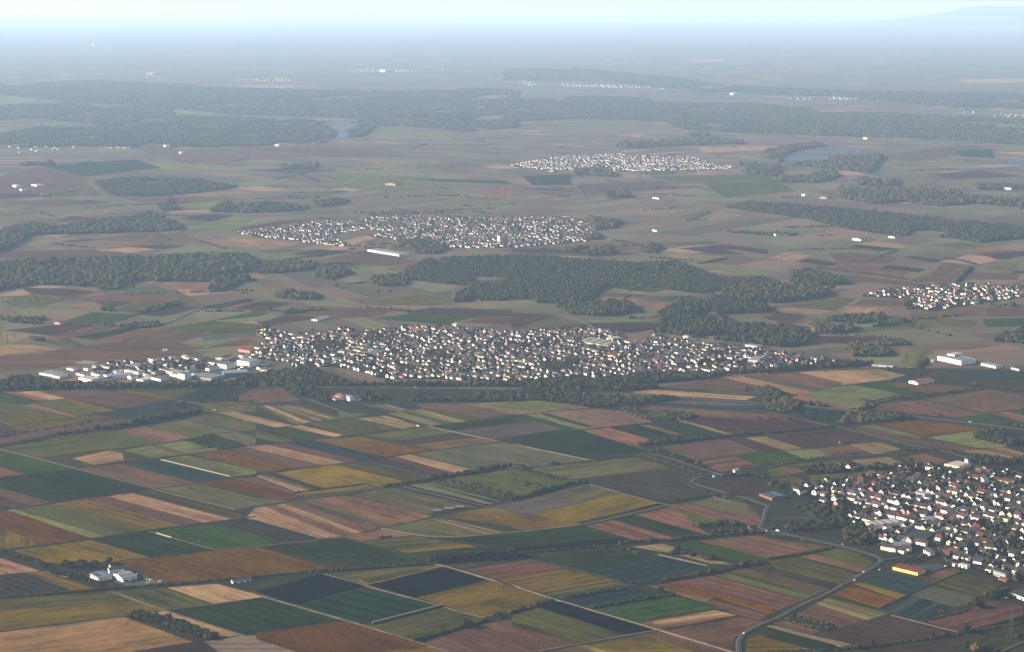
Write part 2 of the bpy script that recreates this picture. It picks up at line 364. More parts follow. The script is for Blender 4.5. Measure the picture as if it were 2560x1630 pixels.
FIELD_TEXT = '''
gy A1830,215 2120,260 2408,225 2408,300 2050,310 1890,310 1920,260
gb A0,130 60,130 310,200 260,225 0,215
p A150,108 370,105 620,170 480,190
r A0,108 150,108 460,188 390,200
b A370,105 960,97 1140,118 640,178
b A640,180 1140,118 1620,185 1180,265
yo A1040,112 1250,98 1650,165 1600,185
g A1250,95 1890,85 1660,165 1640,165
t A940,330 1600,190 1680,195 1640,240 1500,260 1130,365
g A330,215 520,185 900,300 740,345
yo A520,182 620,175 1080,285 940,305
r A200,238 330,225 740,345 680,350
g A0,215 200,238 650,355 480,375 0,262
yo A0,265 480,370 320,405 0,305
g A0,310 310,405 100,440 0,400
b A0,400 100,440 0,455
bd A0,457 110,450 350,490 0,525
yo A110,445 480,385 820,335 900,340 800,385 330,475 200,480
b A700,345 930,335 1130,370 830,390
b A0,555 330,480 830,395 1250,370 1320,380 900,460 480,510 0,600
gd A1660,165 1900,90 2080,85 1820,195
gd A1825,195 2090,85 2250,95 2130,160 1990,195
b A2230,195 2260,130 2380,95 B240,70 330,150 410,180 390,205 60,215
yo A1870,215 2050,205 2370,210 2340,240 2120,255
g A0,640 530,540 950,490 1080,480 1530,590 370,740
r A1080,480 1350,440 1800,545 1560,590
rb A1080,480 1150,470 1560,580 1530,590
g A1350,440 1560,400 1700,380 2010,500 1800,545
gy A1560,410 1760,375 2200,490 2010,505
s A1720,372 1830,360 2290,480 2200,492
g A1790,355 2020,315 2408,410 2408,470 2290,480
p A2060,310 2190,295 2408,345 B350,430 180,445 A2408,405
gy A2010,510 2260,490 2408,540 2408,610 2310,620
gd A1750,570 2010,510 2320,620 2100,650
gl A1150,660 1600,580 1720,570 2080,650 1450,735
yo A1370,612 1470,600 1760,690 1640,702
ol A400,740 1090,660 1410,735 880,800 690,830
p A680,740 1020,665 1150,690 1170,755 880,800
gb A0,660 690,835 240,885 0,815
r A0,815 240,885 0,915
gd A0,920 710,840 1430,1025 480,1145 0,1015
rb A740,830 1130,785 1870,970 1430,1025
t A1130,785 1500,755 2150,915 1870,970
gl A1520,745 1750,712 2408,850 2408,885 2170,915
g A1540,745 1690,722 2300,880 2170,910
o A1790,690 2110,660 2408,735 B420,825 80,878 A2408,850
b A2110,660 2300,630 B620,800 420,825
p A2310,630 B120,610 850,780 670,805 620,800
b A0,1015 480,1150 150,1210 0,1175
bd A0,1090 260,1180 180,1190 0,1130
g A130,1215 500,1165 E1410,130 990,190
gl A50,1225 130,1215 E990,190 880,215
o A0,1235 50,1225 E880,215 400,270 0,100
yo E0,100 400,270 0,325
yo A510,1165 800,1120 E1690,95 1410,130
rb A800,1120 1010,1090 E1900,75 1690,100
p A1010,1090 1240,1065 E2200,35 1920,70
ol A1270,1055 1440,1035 2210,1220 E2300,20 2200,35
gy A1500,1020 1870,975 B0,1110 280,1140 0,1185 A2220,1215
o A1870,970 2200,925 2408,975 B420,1100 280,1140
b A2210,925 B0,920 360,1050 440,1100
p B0,905 30,900 540,1045 420,1065
S B0,240 370,240 800,350 370,420 | gy p gy tan:0.6 gy p:0.5 gy
bd B400,245 640,235 840,290 760,300
S B830,225 1500,235 1580,270 1200,310 | t b:0.7 s tan:0.5 t t
gy B760,300 1040,320 950,350 480,405 800,350
b B1500,225 2000,215 2408,320 2160,360 1570,260
tan B1990,225 2408,200 C250,195 740,262 330,300 140,330 B2380,315
gl B2150,240 2408,205 C250,195 600,240 200,290
g B1560,270 1700,275 2180,365 1980,390
S B1240,315 1560,275 1980,390 1650,430 | gl tan:0.5 g gl p:0.8
tan B950,360 1220,335 1530,430 1380,460
g B500,405 950,365 1350,460 930,515 830,520
p B300,440 420,425 820,520 740,540
gb B80,465 300,440 680,545 480,570
bd B20,475 110,468 490,568 400,575
g B0,490 40,480 390,580 240,590 0,545
gd B0,545 180,590 0,610
t B300,590 520,570 1200,730 970,755
rb B130,608 290,592 960,756 850,778
o B530,565 980,535 1640,660 1220,725
yo B600,560 980,537 1300,600 900,640
g B980,515 1530,445 1640,440 1850,495 1340,570
bd B1370,580 1860,515 2040,545 1460,605
yo B1460,605 2060,545 2180,560 1590,635
gd B1650,435 2300,360 2408,345 2408,400 1850,465
s B1860,490 2408,410 C190,380 470,460 0,530 B2240,560
rb B1560,640 2190,562 2300,585 1700,655
gs B1500,690 1700,655 2300,590 C0,600 720,755 20,830 B2200,830
p B1300,715 1440,700 2100,860 1890,885
bd B1080,755 1220,740 1830,885 1700,905
rb B1220,738 1300,718 1890,884 1830,886
gy B1440,700 1540,690 2200,832 2100,860
ol B760,790 1080,755 1720,910 1640,935 1400,960
ds B960,770 1080,758 1700,905 1560,930
y B170,880 740,795 1400,960 1170,1005 1030,975 640,1025
gd B80,885 170,878 640,1020 540,1030
gy B20,898 80,885 560,1030 520,1040
yo B390,1070 1030,985 1130,1015 470,1095
gy B900,1080 1170,1030 1300,1015 2080,1195 1600,1260
S B1300,1015 1480,985 2210,1166 2080,1195 | ts:1.2 tan:0.3 ts:1 tan:0.6
gl B1480,985 1640,965 2300,1140 2210,1166
gd B1660,1000 1720,1010 2290,1150 2230,1160
r B600,1110 870,1085 F1660,5 1400,65
S B90,1190 600,1112 F1395,62 800,195 | rb p:0.8 rb b gy:0.6 r
p B0,1200 90,1190 F800,195 590,210 0,40 E2310,22
ks E2010,80 2300,22 2408,40 F590,210 180,250 E2408,180
gb E1430,145 1990,80 2408,185 F170,250 20,285 E2030,325
gd E880,225 1410,150 2030,325 1420,390
y E140,325 850,230 1410,390 1080,430 600,450 350,430
o E1080,430 2030,330 F20,295 760,505 560,520 0,575 E1560,630
gd F50,290 830,205 1640,435 780,505
r F820,190 1180,130 1470,180 980,235
ol F990,240 1480,190 1980,270 1350,330
y F1350,330 1980,270 2060,290 1430,350
gd F1430,350 2070,290 2270,310 1650,370
gy F1180,120 1720,15 2340,150 1950,190 1690,205
S F1700,50 1830,40 2300,155 2160,170 | tan gy:0.7 p:0.6
y B1760,1278 2100,1215 2250,1210 C0,1250 G640,70 660,85 150,130 0,110 F2400,95
gd F1750,215 2350,160 G0,155 640,95 690,100 1110,235 990,265 0,350 F2408,305
k G0,305 1010,208 1100,235 1000,262 0,342
s C20,1150 270,1090 700,980 1050,1065 180,1260 0,1240 B2200,1210 2130,1200
gy C400,1090 720,990 1050,1065 700,1150
y C180,1265 1050,1070 1390,1155 G600,70
gd C900,1275 1380,1160 1440,1180 1050,1278 G700,75 600,70
ds C620,930 1500,840 1740,905 1640,985 1740,1070 1930,1095 1470,1175 720,975
gd C1400,1130 1900,1080 1920,1095 1470,1172
gy C110,835 760,770 1180,725 1500,830 620,930 560,930 230,855
g B1640,950 2300,820 C150,850 700,970 250,1070 100,1110 B2408,1130
gd C0,540 480,475 640,475 1250,660 640,740 0,590
t C640,738 1250,662 1180,690 740,756
r C650,475 910,450 1310,560 1200,630
gd C920,445 1270,400 1560,385 2010,515 1680,560 1310,560
tan C1210,430 1290,425 1620,515 1500,510
ps C330,300 760,270 1010,290 1330,395 780,450
gl C140,330 330,302 780,452 640,465
gd C250,320 330,315 760,440 700,445
bd C1560,380 1810,350 2408,375 D440,420 620,440 0,490 C2040,515
tan C1540,384 1610,378 2060,510 2010,516
rb C1200,270 1360,245 2408,320 D0,330 430,390 220,390 C1820,345
g C1080,290 1250,310 1500,310 1800,345 1340,385
t C1360,228 1520,195 1900,200 2360,240 2408,310 1360,235
s C1420,210 1520,195 1900,200 2350,240 1900,245
p C1130,105 1220,85 2300,155 2200,190 1150,125
rb C700,155 850,150 1080,185
g C740,130 1000,115 1440,155 1200,185
g C1840,105 2000,95 2200,130 2100,140
b C1400,630 1900,570 2020,560 2408,670 1720,750
bd C2020,555 2190,545 2408,615 D140,665 C2350,680
tan C2190,545 2408,530 D0,545 330,645 140,660
r C1790,760 2080,715 2340,810 1950,860 1800,800
gb C2080,710 2408,680 D130,665 330,740 0,815 C2340,800
gl D150,665 450,650 620,720 350,745
rb D450,650 750,615 1000,695 620,720
tan D760,610 1050,585 1250,650 1020,700
bd D0,525 620,455 1150,560 1060,580 750,610 330,645
b D740,450 860,440 1400,550 1980,650 2000,665 1800,665 1150,560
gl D860,435 1010,420 1460,540 1390,550
o D1040,410 1430,380 2080,465 1480,530
gl D1500,540 1990,475 2408,600 2100,640 1980,640
S D1940,665 2200,630 2408,690 2390,750 | tan r:1.5 r tan
tan D1830,670 1950,660 2390,755 2250,745
rb D1250,720 1480,695 1700,760 1600,790 1330,770
tan D780,755 1130,725 1260,775 1180,800 900,800
g D200,800 700,750 760,790 480,800 250,810
r D70,830 200,810 350,860 240,885
g D0,830 60,830 230,890 0,915
yo D0,940 240,910 360,960 170,990 0,970
g D400,900 760,860 1050,850 1200,880 880,900 400,950
r D0,10 200,0 660,55 440,75
gl D250,100 820,50 1290,125 1000,190 840,170
gb D830,48 1080,30 1490,125 1280,140
rb D1100,30 1560,30 1950,80 1480,125
r D0,50 250,100 500,190 850,250 740,280 220,170 300,130
gl D260,100 840,170 930,205 850,270 500,185
rb D980,230 1450,190 2000,330 1730,355 980,270
g D1380,200 1460,190 2080,325 1980,335
b D1480,180 2100,90 2408,150 2408,270 2060,310
r D2100,310 2280,300 2408,340 2408,400
gb D2290,300 2408,290 2408,340
gb D1740,360 2020,335 2260,400 2200,415
gr D250,290 330,265 730,300 720,390 640,410 380,370
o D0,310 100,330 370,385 0,380
p E0,395 370,515 0,560
ks E0,565 240,540 700,705 0,765
yo E240,540 390,525 920,690 700,710
yo E-40,790 1030,720 1520,885 1380,905 -40,1084
ol E-40,815 1050,735 1250,800 900,830 -40,900
ol E1070,710 1560,680 2020,825 1540,880
p E1570,675 2050,640 2408,740 F60,770 E2030,830
gd E1600,890 2030,830 F70,780 350,850 800,990 0,1105 E2260,1115
p E1400,915 1580,890 2260,1120 2100,1145
pt E-40,1104 1160,950 1810,1185 1240,1278 1000,1420 -40,1420
bd E1240,1278 1920,1185 2100,1278 2250,1420 1000,1420
ss E1920,1185 2260,1130 2408,1125 F0,1160 370,1278 700,1420 E2250,1420
o F0,1115 810,990 1640,1225 1200,1278 900,1420 700,1420 390,1278 0,1145
yo F1200,1278 1640,1230 1780,1278 2000,1420 900,1420
k F0,710 620,550 1030,660 370,830
gr F390,830 1040,680 1700,840 980,1015
ol F1130,1030 1770,860 2200,970 2000,1040 1540,1180 1010,1025
gy F700,545 1700,460 1770,478 1060,650 1040,650
tan F950,610 1720,472 1760,482 1060,648
ol F980,600 1500,505 1600,510 1060,635
k F1080,650 1770,480 2160,600 1500,765
rb F1970,505 2408,440 G150,410 490,490 0,565 F2240,590
ol F1770,463 2408,400 G0,395 F1960,490
y F1520,765 2250,610 2408,665 G0,670 360,770 0,895 F2150,955
yo F2270,595 G0,570 500,500 970,610 290,730 F2408,650
gd G190,400 880,315 1290,400 720,530
tk G720,530 1390,385 1840,475 1440,600 1200,650 1060,630
g G310,735 970,620 1110,660 1070,680 510,780 360,745
t G390,750 1020,650 1110,665 1070,680 510,780
tk G480,800 1070,690 1200,685 1380,740 760,870
gb G790,880 1560,760 1920,870 1190,1000
r G1220,1005 1910,890 2130,940 1390,1070
p G1300,1000 1910,890 2110,935 1420,1030
rb G1440,1080 2130,950 2380,1000 2100,1140 2060,1275
rb F1590,1190 2200,1000 G0,980 580,1200 240,1278 -100,1420 F2050,1420 1780,1278
ol G0,930 240,870 1060,1120 580,1200 0,1035
g G0,935 200,890 800,1070 640,1120 0,1000
k G270,860 460,810 1360,1080 1070,1120
y G700,1220 1230,1120 1690,1270 1900,1420 1100,1420 900,1278
b G1230,1110 1390,1085 2030,1278 2300,1420 1900,1420 1690,1278
b G350,1278 620,1225 760,1278 1000,1420 0,1420
tan G610,1222 700,1215 900,1278 1100,1420 1000,1420 750,1278
r G700,95 960,40 1560,215 1220,240
gd G960,40 1080,0 1190,5 1850,185 1560,215
r C1170,1270 1500,1195 1600,1240 G1700,85 1880,185 1850,185
g C1590,1245 1690,1240 G1960,50 1700,80
rb C1500,1190 1690,1165 2320,1278 G2360,80 2130,95
gy C1690,1160 1920,1110 2200,1160 2320,1270 2000,1250
bd C1800,960 2110,935 D0,1030 -150,1085 C2120,1090
bd C1300,720 1400,710 1880,870 1740,890
rb G1750,240 2300,185 2408,200 H0,215 560,290 0,400 G2408,395
gb G1450,265 1740,235 2408,400 H0,410 G2250,440
tan G1130,290 1420,265 2100,460 1880,450 1500,350
S G1900,550 2290,480 H640,672 330,795 | g:1 ol:0.7 b:1 ol:0.5 bd:0.5
bd H0,500 30,503 660,662 570,690 0,525
rb G1500,610 1890,565 H320,800 100,890 G2408,870
oy G1480,620 1560,620 2408,840 H60,920 G2408,920 1900,760
tan G1290,655 1470,640 1900,760 1820,815 1560,740
oy G1330,655 1470,645 1900,760 1880,790 1600,740
rb G1820,810 1910,795 2408,930 2340,980 2140,930
ol H0,430 300,385 880,540 680,640 100,500
oy H20,430 190,405 210,420 40,450
r H290,385 400,365 940,490 870,530
g H400,365 640,310 840,350 960,420 990,470 930,490
t H870,630 1070,530 1540,635 1290,740
y H810,640 870,630 1300,745 1220,780
oy H620,740 760,670 810,670 1200,790 1050,865
S H450,825 570,770 1140,922 920,985 | tan gl:0.6 tan gl:0.5 yo:0.5
rb H260,940 450,830 920,985 680,1050
bd H490,1110 720,1050 1140,945 1790,1100 1500,1150 970,1210 800,1220
ts H1080,880 1320,745 1760,860 1500,960 1430,975
gs H1340,740 1540,665 1960,760 1880,830 1760,860
ol H1550,640 1830,540 2200,640 2050,740 1960,760
rb H1090,510 1190,510 1420,560 1740,490 1810,530 1570,635
rb H1500,990 1900,870 2080,800 2408,850 2408,930 1900,1070 1790,1090
gd H1920,1080 2408,930 2450,990 1900,1100
bd H1060,1260 1750,1140 2080,1150 1850,1200 1700,1278 1500,1420 1000,1420
ol H2000,1200 2120,1150 2408,1190 2250,1270 2050,1270
rb H60,1010 180,990 480,1085 420,1110
tan H0,1040 60,1030 780,1215 680,1235
gd H0,1050 640,1220 620,1260 480,1278 0,1150
yo H0,1150 480,1278 700,1420 G2150,1420 2200,1279 2210,1170 2300,1120
b I0,570 330,545 440,530 210,590 100,605
bd M190,450 640,460 930,490 640,530 300,510
rb M640,560 1100,500 1850,560 1480,600 1060,600
bd M900,590 1050,570 1250,590 1060,640
g M60,530 420,520 620,545 360,605 100,600
gl M0,620 200,610 900,640 850,680 300,640
gb M580,770 870,680 1320,705 1010,800
bd M1240,700 1640,610 1890,635 1540,720
g M1060,660 1290,585 1560,600 1240,690
bd M60,850 690,780 920,800 480,900
b M480,900 920,800 1010,800 1130,810 640,920
r M900,935 1380,835 1530,840 1120,945
b M1130,945 1530,840 1990,875 1660,970
gl M1380,770 1560,720 1740,745 1540,790
gd M700,920 1180,830 1300,840 880,940
g M1500,835 2000,760 2408,790 2408,890 2000,880
gb M1980,760 2408,670 N130,690 N0,720
bd N0,790 300,700 620,730 430,760 160,800
gb N1130,740 1470,690 2020,730 1800,800
bd N1420,680 1640,635 2408,660 2408,720 2030,730
b N380,680 480,620 1330,650 1130,720 720,740
b N1930,780 2100,730 2408,730 2408,800
tan N780,600 900,595 1420,650 1400,660 1100,640
g N1000,560 1500,510 1860,560 1700,620 1300,610
r M2020,650 2408,580 N110,570 M2250,650
gd M1900,630 2340,550 2408,570 M2030,650
bd M2200,640 N60,580 N340,590 N60,670
r M1480,430 1700,405 1990,415 1970,470 1560,460
tan M2060,470 2408,440 N340,460 N100,520
p M0,990 240,980 560,1030 0,1090
tan M0,860 300,885 240,940 0,980
g M360,960 640,920 820,1000 700,1020
rb M0,1100 360,1070 1500,1040 2000,1050 1200,1130 700,1170 500,1210 0,1230
b M400,1060 1150,950 1700,970 2000,1020 1300,1050
tan M700,1160 800,1140 930,1155 850,1170
gl M1750,1000 1980,960 2200,940 1950,1020
yo M1950,1015 2300,930 2408,950 2408,980
p I960,285 1160,265 1400,305 1130,315
gl I880,340 1050,320 1280,330 1150,360
r I420,300 640,285 740,295 560,315
p I450,330 620,315 740,325 590,345
bd I590,315 760,300 870,315 740,325
b I0,330 430,330 700,350 500,385 0,365
bd I290,290 410,275 470,280 340,295
b I430,280 640,255 900,270 960,290 760,300
tan I280,205 390,190 450,200 310,210
bd I270,190 330,170 480,180 400,195
b I0,110 300,95 460,110 240,125
bd I340,105 420,95 520,105 420,112
b I0,20 100,0 400,10 450,40 200,60 0,60
g I200,60 450,42 470,70 200,85
bd I0,62 190,62 180,80 0,90
tan I740,70 960,50 1210,60 1000,80
b I560,85 1000,80 1180,95 780,130
gl I780,120 1060,95 1250,100 1000,140
bd I830,185 960,160 1100,165 1010,195
gl I910,215 1120,170 1300,190 1060,240
bd I1080,240 1300,195 1480,185 1250,220
bd N340,130 560,90 860,100 600,160
gl N0,190 160,140 560,150 330,200
g N0,100 300,85 460,100 120,125
b N690,170 1020,100 1540,205 1210,245 850,220
gy N270,210 620,170 870,200 560,245
bd N540,240 800,200 1000,230 720,260
r N1210,245 1540,205 1530,235 1330,260
gl N810,270 1180,240 1320,260 1000,310
bd O0,120 0,85 500,80 1200,130 800,160 500,130
tan O0,160 560,150 1100,190 800,200 0,195
tan O800,200 1200,180 1560,190 1400,240 1000,250
tan O1390,160 1560,120 2020,165 1880,195
bd O1560,80 2000,40 2408,90 2408,130 1900,130
g O1240,40 1800,10 2000,25 1700,55
b O250,80 900,30 1200,60 960,120
tan O1800,300 2000,280 2120,300 1900,325
bd O1880,370 2000,335 2300,345 2200,380
gl O1700,220 2000,225 2408,290 2408,340 2000,300
p P0,170 170,120 390,150 270,205
r O2020,100 2100,95 2408,140 2408,170
gl P160,115 230,95 510,130 430,150
gd P270,200 390,175 660,225 560,245
p P840,40 1050,15 1480,60 1240,75
gd P770,60 830,45 1200,85 1060,105
gl P1250,75 1500,55 1570,75 1420,100
r P1850,95 2080,60 2340,95 2060,120
g P1560,50 1800,20 2080,60 1800,85
b P1560,290 1650,210 1920,250 1740,400 1370,380
gd P1060,265 1130,235 1480,275 1420,305
gd P1290,165 1340,150 1640,190 1560,215
b P560,130 760,120 1240,160 1130,220 680,215
rb P560,250 700,220 1320,300 1250,370 900,310
rb P640,330 820,330 1540,420 1300,430 700,380
gy P1900,250 2200,190 2360,230 2300,290
tan P1780,400 1950,380 2340,385 2300,430
b P1870,370 1950,310 2360,320 2350,375
bd P1990,130 2408,100 2408,150 2150,180
gd P2120,180 2250,140 2340,150 2270,180
gb J430,500 520,490 720,520 640,530
gy J420,545 460,530 640,540 610,555
r J360,575 420,555 560,565 600,570 440,595
g J620,550 760,545 920,555 760,585
r J560,570 650,570 770,590 700,605
bd J0,625 160,630 200,640 0,700
gy J0,700 210,640 380,695 140,700
bd J140,700 400,672 690,672 700,700 560,720 400,700
gl J340,658 640,652 690,668 400,674
gy J1270,595 1490,545 1620,560 1520,615
p J1240,605 1330,600 1510,620 1420,632
p J1540,625 1600,590 1790,605 1760,632
b J1600,590 1650,560 1830,565 1840,592
bd J1180,650 1250,620 1390,640 1310,680
yo J1330,675 1390,645 1420,650 1360,677
bd J1190,700 1260,670 1410,695 1280,712
g J1390,680 1430,648 1500,660 1480,690
b J1840,590 2050,590 2220,600 2210,640 1880,640
g J1860,665 1920,640 2190,668 2160,692
gb J2210,655 2408,650 2408,690 2230,690
b J2230,640 2408,640 2408,600 2230,600
gl J1830,860 1870,790 2000,800 1950,830 1880,885
r J1950,797 2200,775 2290,775 2150,797
bd J1430,735 1600,735 1740,745 1640,770 1460,767
rb J720,970 1000,930 1280,1000 1180,1010
p J1000,930 1080,925 1420,1000 1330,1008
gy J1080,925 1150,920 1480,985 1420,998
rb J1140,920 1340,905 1560,955 1480,985
p J1340,905 1560,895 1780,938 1560,965
tan J1560,895 1720,890 1850,920 1780,937
t J2070,910 2408,905 2408,930 2200,930
tan K1570,740 1800,745 1960,765 1840,782
gl K640,765 820,760 1200,790 1160,802 760,800
gd K200,780 640,750 760,790 400,830
b K0,830 200,780 400,832 430,850 0,870
b K620,700 1140,700 1480,740 900,762
b K1160,700 1560,690 2000,740 1560,740
gl K820,520 1010,515 1000,535 900,542
gl K160,575 490,560 400,585 260,590
gl K0,445 180,465 100,485 0,500
p K1060,405 1370,400 1400,412 1120,414
gl K1580,790 1900,790 1960,812 1600,818
bd K1140,800 1400,790 1600,800 1400,816
gd K1900,840 2380,850 2408,865 2050,852
r K2280,890 2408,870 2408,940 2250,912
gl K1690,630 1980,620 2200,650 1800,655
gl K1600,820 2000,830 2200,870 1800,900 1500,870
tan K2020,450 2150,445 2150,462
p L50,830 60,829 62,832
gd L50,830 280,820 280,870 100,872
p L780,805 980,805 1010,815 860,822
tan L490,815 640,820 660,840 500,842
b L300,870 700,850 780,890 340,912
g L680,830 1200,820 1240,850 800,852
g L900,860 1250,850 1330,900 1000,932
p L870,690 1250,690 1300,702 900,718
gl L30,590 680,565 660,582 400,592
p L480,635 640,628 600,644
b L1700,740 2100,680 2260,690 1900,762
gd L2090,710 2260,700 2270,745 2110,737
p L2270,715 2408,715 2408,730
bd L1960,820 2200,800 2408,830 2050,842
tan L1320,880 1480,880 1500,892 1320,892
p L820,280 960,278 1050,288 860,293
r L950,345 1300,320 1500,350 1000,357
p L2100,375 2408,370 2408,386 2150,392
p L1440,518 1600,520 1600,528 1460,527
r L1760,518 1890,520 1880,532 1750,530
gl L2200,540 2408,555 2408,564
'''
# ------------------------------------------------------------------ ground, far patchwork
def ground_mat():
    m, n, b = new_mat('farmland')
    g = N(n, 'ShaderNodeNewGeometry')
    nz = N(n, 'ShaderNodeTexNoise'); nz.inputs['Scale'].default_value = 0.0011; nz.inputs['Detail'].default_value = 1
    n.links.new(g.outputs['Position'], nz.inputs[0])
    wv = N(n, 'ShaderNodeVectorMath', operation='SCALE'); n.links.new(nz.outputs['Color'], wv.inputs[0]); wv.inputs['Scale'].default_value = 160
    ps = N(n, 'ShaderNodeVectorMath', operation='ADD'); n.links.new(g.outputs['Position'], ps.inputs[0]); n.links.new(wv.outputs[0], ps.inputs[1])
    vo = N(n, 'ShaderNodeTexVoronoi'); vo.inputs['Scale'].default_value = 1 / 2300.0; n.links.new(ps.outputs[0], vo.inputs[0])
    sc = N(n, 'ShaderNodeSeparateColor'); n.links.new(vo.outputs['Color'], sc.inputs[0])
    ro = N(n, 'ShaderNodeVectorRotate', rotation_type='Z_AXIS'); n.links.new(ps.outputs[0], ro.inputs[0])
    n.links.new(math_(n, 'MULTIPLY', sc.outputs[0], 3.1), ro.inputs['Angle'])
    sp = N(n, 'ShaderNodeSeparateXYZ'); n.links.new(ro.outputs[0], sp.inputs[0])
    def cell(wu, wv_, seed):
        r = math_(n, 'FLOOR', math_(n, 'DIVIDE', sp.outputs[1], wv_))
        wn = N(n, 'ShaderNodeTexWhiteNoise', noise_dimensions='2D'); c = N(n, 'ShaderNodeCombineXYZ'); n.links.new(r, c.inputs[0]); c.inputs[1].default_value = seed
        n.links.new(c.outputs[0], wn.inputs[0])
        u = math_(n, 'FLOOR', math_(n, 'DIVIDE', math_(n, 'ADD', sp.outputs[0], math_(n, 'MULTIPLY', wn.outputs[0], 900.0)), wu))
        w2 = N(n, 'ShaderNodeTexWhiteNoise', noise_dimensions='3D'); c2 = N(n, 'ShaderNodeCombineXYZ')
        n.links.new(r, c2.inputs[0]); n.links.new(u, c2.inputs[1]); n.links.new(sc.outputs[1], c2.inputs[2]); n.links.new(c2.outputs[0], w2.inputs[0])
        return w2.outputs[0]
    a = cell(75.0, 260.0, 1.0); b2 = cell(230.0, 150.0, 5.0)
    pick = math_(n, 'GREATER_THAN', sc.outputs[2], 0.45)
    f = N(n, 'ShaderNodeMix', data_type='FLOAT'); n.links.new(pick, f.inputs[0]); n.links.new(a, f.inputs[2]); n.links.new(b2, f.inputs[3])
    L = lin
    col = ramp(n, f.outputs[0], [(0.0, L((92, 76, 62))), (0.16, L((88, 94, 62))), (0.32, L((112, 94, 76))), (0.47, L((96, 102, 66))), (0.6, L((78, 66, 56))),
                                 (0.7, L((110, 116, 78))), (0.8, L((52, 74, 44))), (0.87, L((132, 106, 88))), (0.93, L((104, 84, 70))), (0.97, L((172, 136, 110)))], 'CONSTANT')
    n2 = N(n, 'ShaderNodeTexNoise'); n2.inputs['Scale'].default_value = 0.02; n2.inputs['Detail'].default_value = 4; n.links.new(g.outputs['Position'], n2.inputs[0])
    col = mixc(n, math_(n, 'MULTIPLY', n2.outputs[0], 0.5), col, (0.16, 0.13, 0.09))
    col = mixc(n, 1.0, col, (0.62, 0.59, 0.60), 'MULTIPLY')
    n.links.new(col, b.inputs['Base Color']); b.inputs['Specular IOR Level'].default_value = 0.0; b.inputs['Roughness'].default_value = 1.0
    return m

def sheet(name, poly, mat, z, kind='structure'):
    bm = bmesh.new(); c = np.mean(np.array(poly), axis=0)
    bm.faces.new([bm.verts.new((x - c[0], y - c[1], 0)) for x, y in poly])
    bmesh.ops.recalc_face_normals(bm, faces=bm.faces)
    for f in bm.faces:
        if f.normal.z < 0: f.normal_flip()
    bmesh.ops.triangulate(bm, faces=bm.faces)
    me = bpy.data.meshes.new(name); bm.to_mesh(me); bm.free(); me.materials.append(mat)
    o = link(name, me, loc=(c[0], c[1], z)); o['kind'] = kind
    return o

def grid_sheet(name, xs, ys, zf, mat):
    V = np.array([(x, y, zf(x, y)) for y in ys for x in xs]); nx = len(xs)
    F = [(j * nx + i, j * nx + i + 1, (j + 1) * nx + i + 1, (j + 1) * nx + i) for j in range(len(ys) - 1) for i in range(nx - 1)]
    o = link(name, np_mesh(name, V, np.array(F), [mat])); o['kind'] = 'structure'; return o

gx = sorted(set(list(np.linspace(-6000, 6000, 25)) + list(np.linspace(-45000, 45000, 19))))
gy = list(np.linspace(-3000, 20000, 47)) + list(np.linspace(24000, 124000, 26))
grid_sheet('ground', gx, gy, lambda x, y: 0.0, ground_mat())
HAZEBOX = (-50000, 50000, -6000, 125000)

def hill_z(x, y):
    v = math.exp(-((x - 19500) / 3600) ** 2 - ((y - 78000) / 4000) ** 2) * 690 + math.exp(-((x - 26000) / 5000) ** 2 - ((y - 79000) / 4000) ** 2) * 600
    v *= 1 + 0.05 * math.sin(x / 530.0) * math.cos(y / 610.0)
    return min(v, 760.0) - 6
M_WOOD = tree_mat('far_wood', [(0.0, (34, 44, 30)), (0.5, (46, 54, 36)), (0.8, (58, 60, 40)), (1.0, (70, 62, 42))])
grid_sheet('hills', np.linspace(4000, 40000, 70), np.linspace(68000, 90000, 34), hill_z, flat_mat('hill_woods', (60, 66, 48), (40, 50, 36), 0.004))

M_MEADOW = flat_mat('verge_grass', (46, 48, 30), (34, 38, 24), 0.03, rough=1, spec=0)
sheet('meadow', pts('A-300,88 560,72 2408,66 B2408,90 C0,100 1200,40 1800,85 D0,0 P0,1240 1100,1200 2600,1220 D2900,400 H2700,1278 2900,1500 E-500,1500 -500,0'), M_MEADOW, 0.06)
fields(FIELD_TEXT)

# ------------------------------------------------------------------ roads and tracks
M_ASPH = flat_mat('asphalt', (50, 48, 48), (40, 39, 39), 0.05, rough=0.8)
M_TRACK = flat_mat('dirt_track', (98, 86, 72), (76, 68, 55), 0.06, rough=1, spec=0)
M_PALE = flat_mat('pale_track', (120, 106, 88), (96, 84, 69), 0.06, rough=1, spec=0)
M_GRASST = flat_mat('grass_track', (58, 54, 40), (40, 42, 28), 0.04, rough=1, spec=0)
M_LINE = flat_mat('road_paint', (170, 168, 162), (140, 138, 134), 0.5)
M_CONC = flat_mat('concrete', (122, 116, 108), (100, 96, 90), 0.1)
TRK = [0]

def smooth(poly, it=2):
    for _ in range(it):
        q = [poly[0]]
        for a, b in zip(poly, poly[1:]):
            q += [(a[0] * .75 + b[0] * .25, a[1] * .75 + b[1] * .25), (a[0] * .25 + b[0] * .75, a[1] * .25 + b[1] * .75)]
        q.append(poly[-1]); poly = q
    return poly

def offs(poly, d):
    out = []
    for i, p in enumerate(poly):
        a = poly[max(0, i - 1)]; b = poly[min(len(poly) - 1, i + 1)]
        dx, dy = b[0] - a[0], b[1] - a[1]; l = math.hypot(dx, dy) or 1
        out.append((p[0] - dy / l * d, p[1] + dx / l * d))
    return out

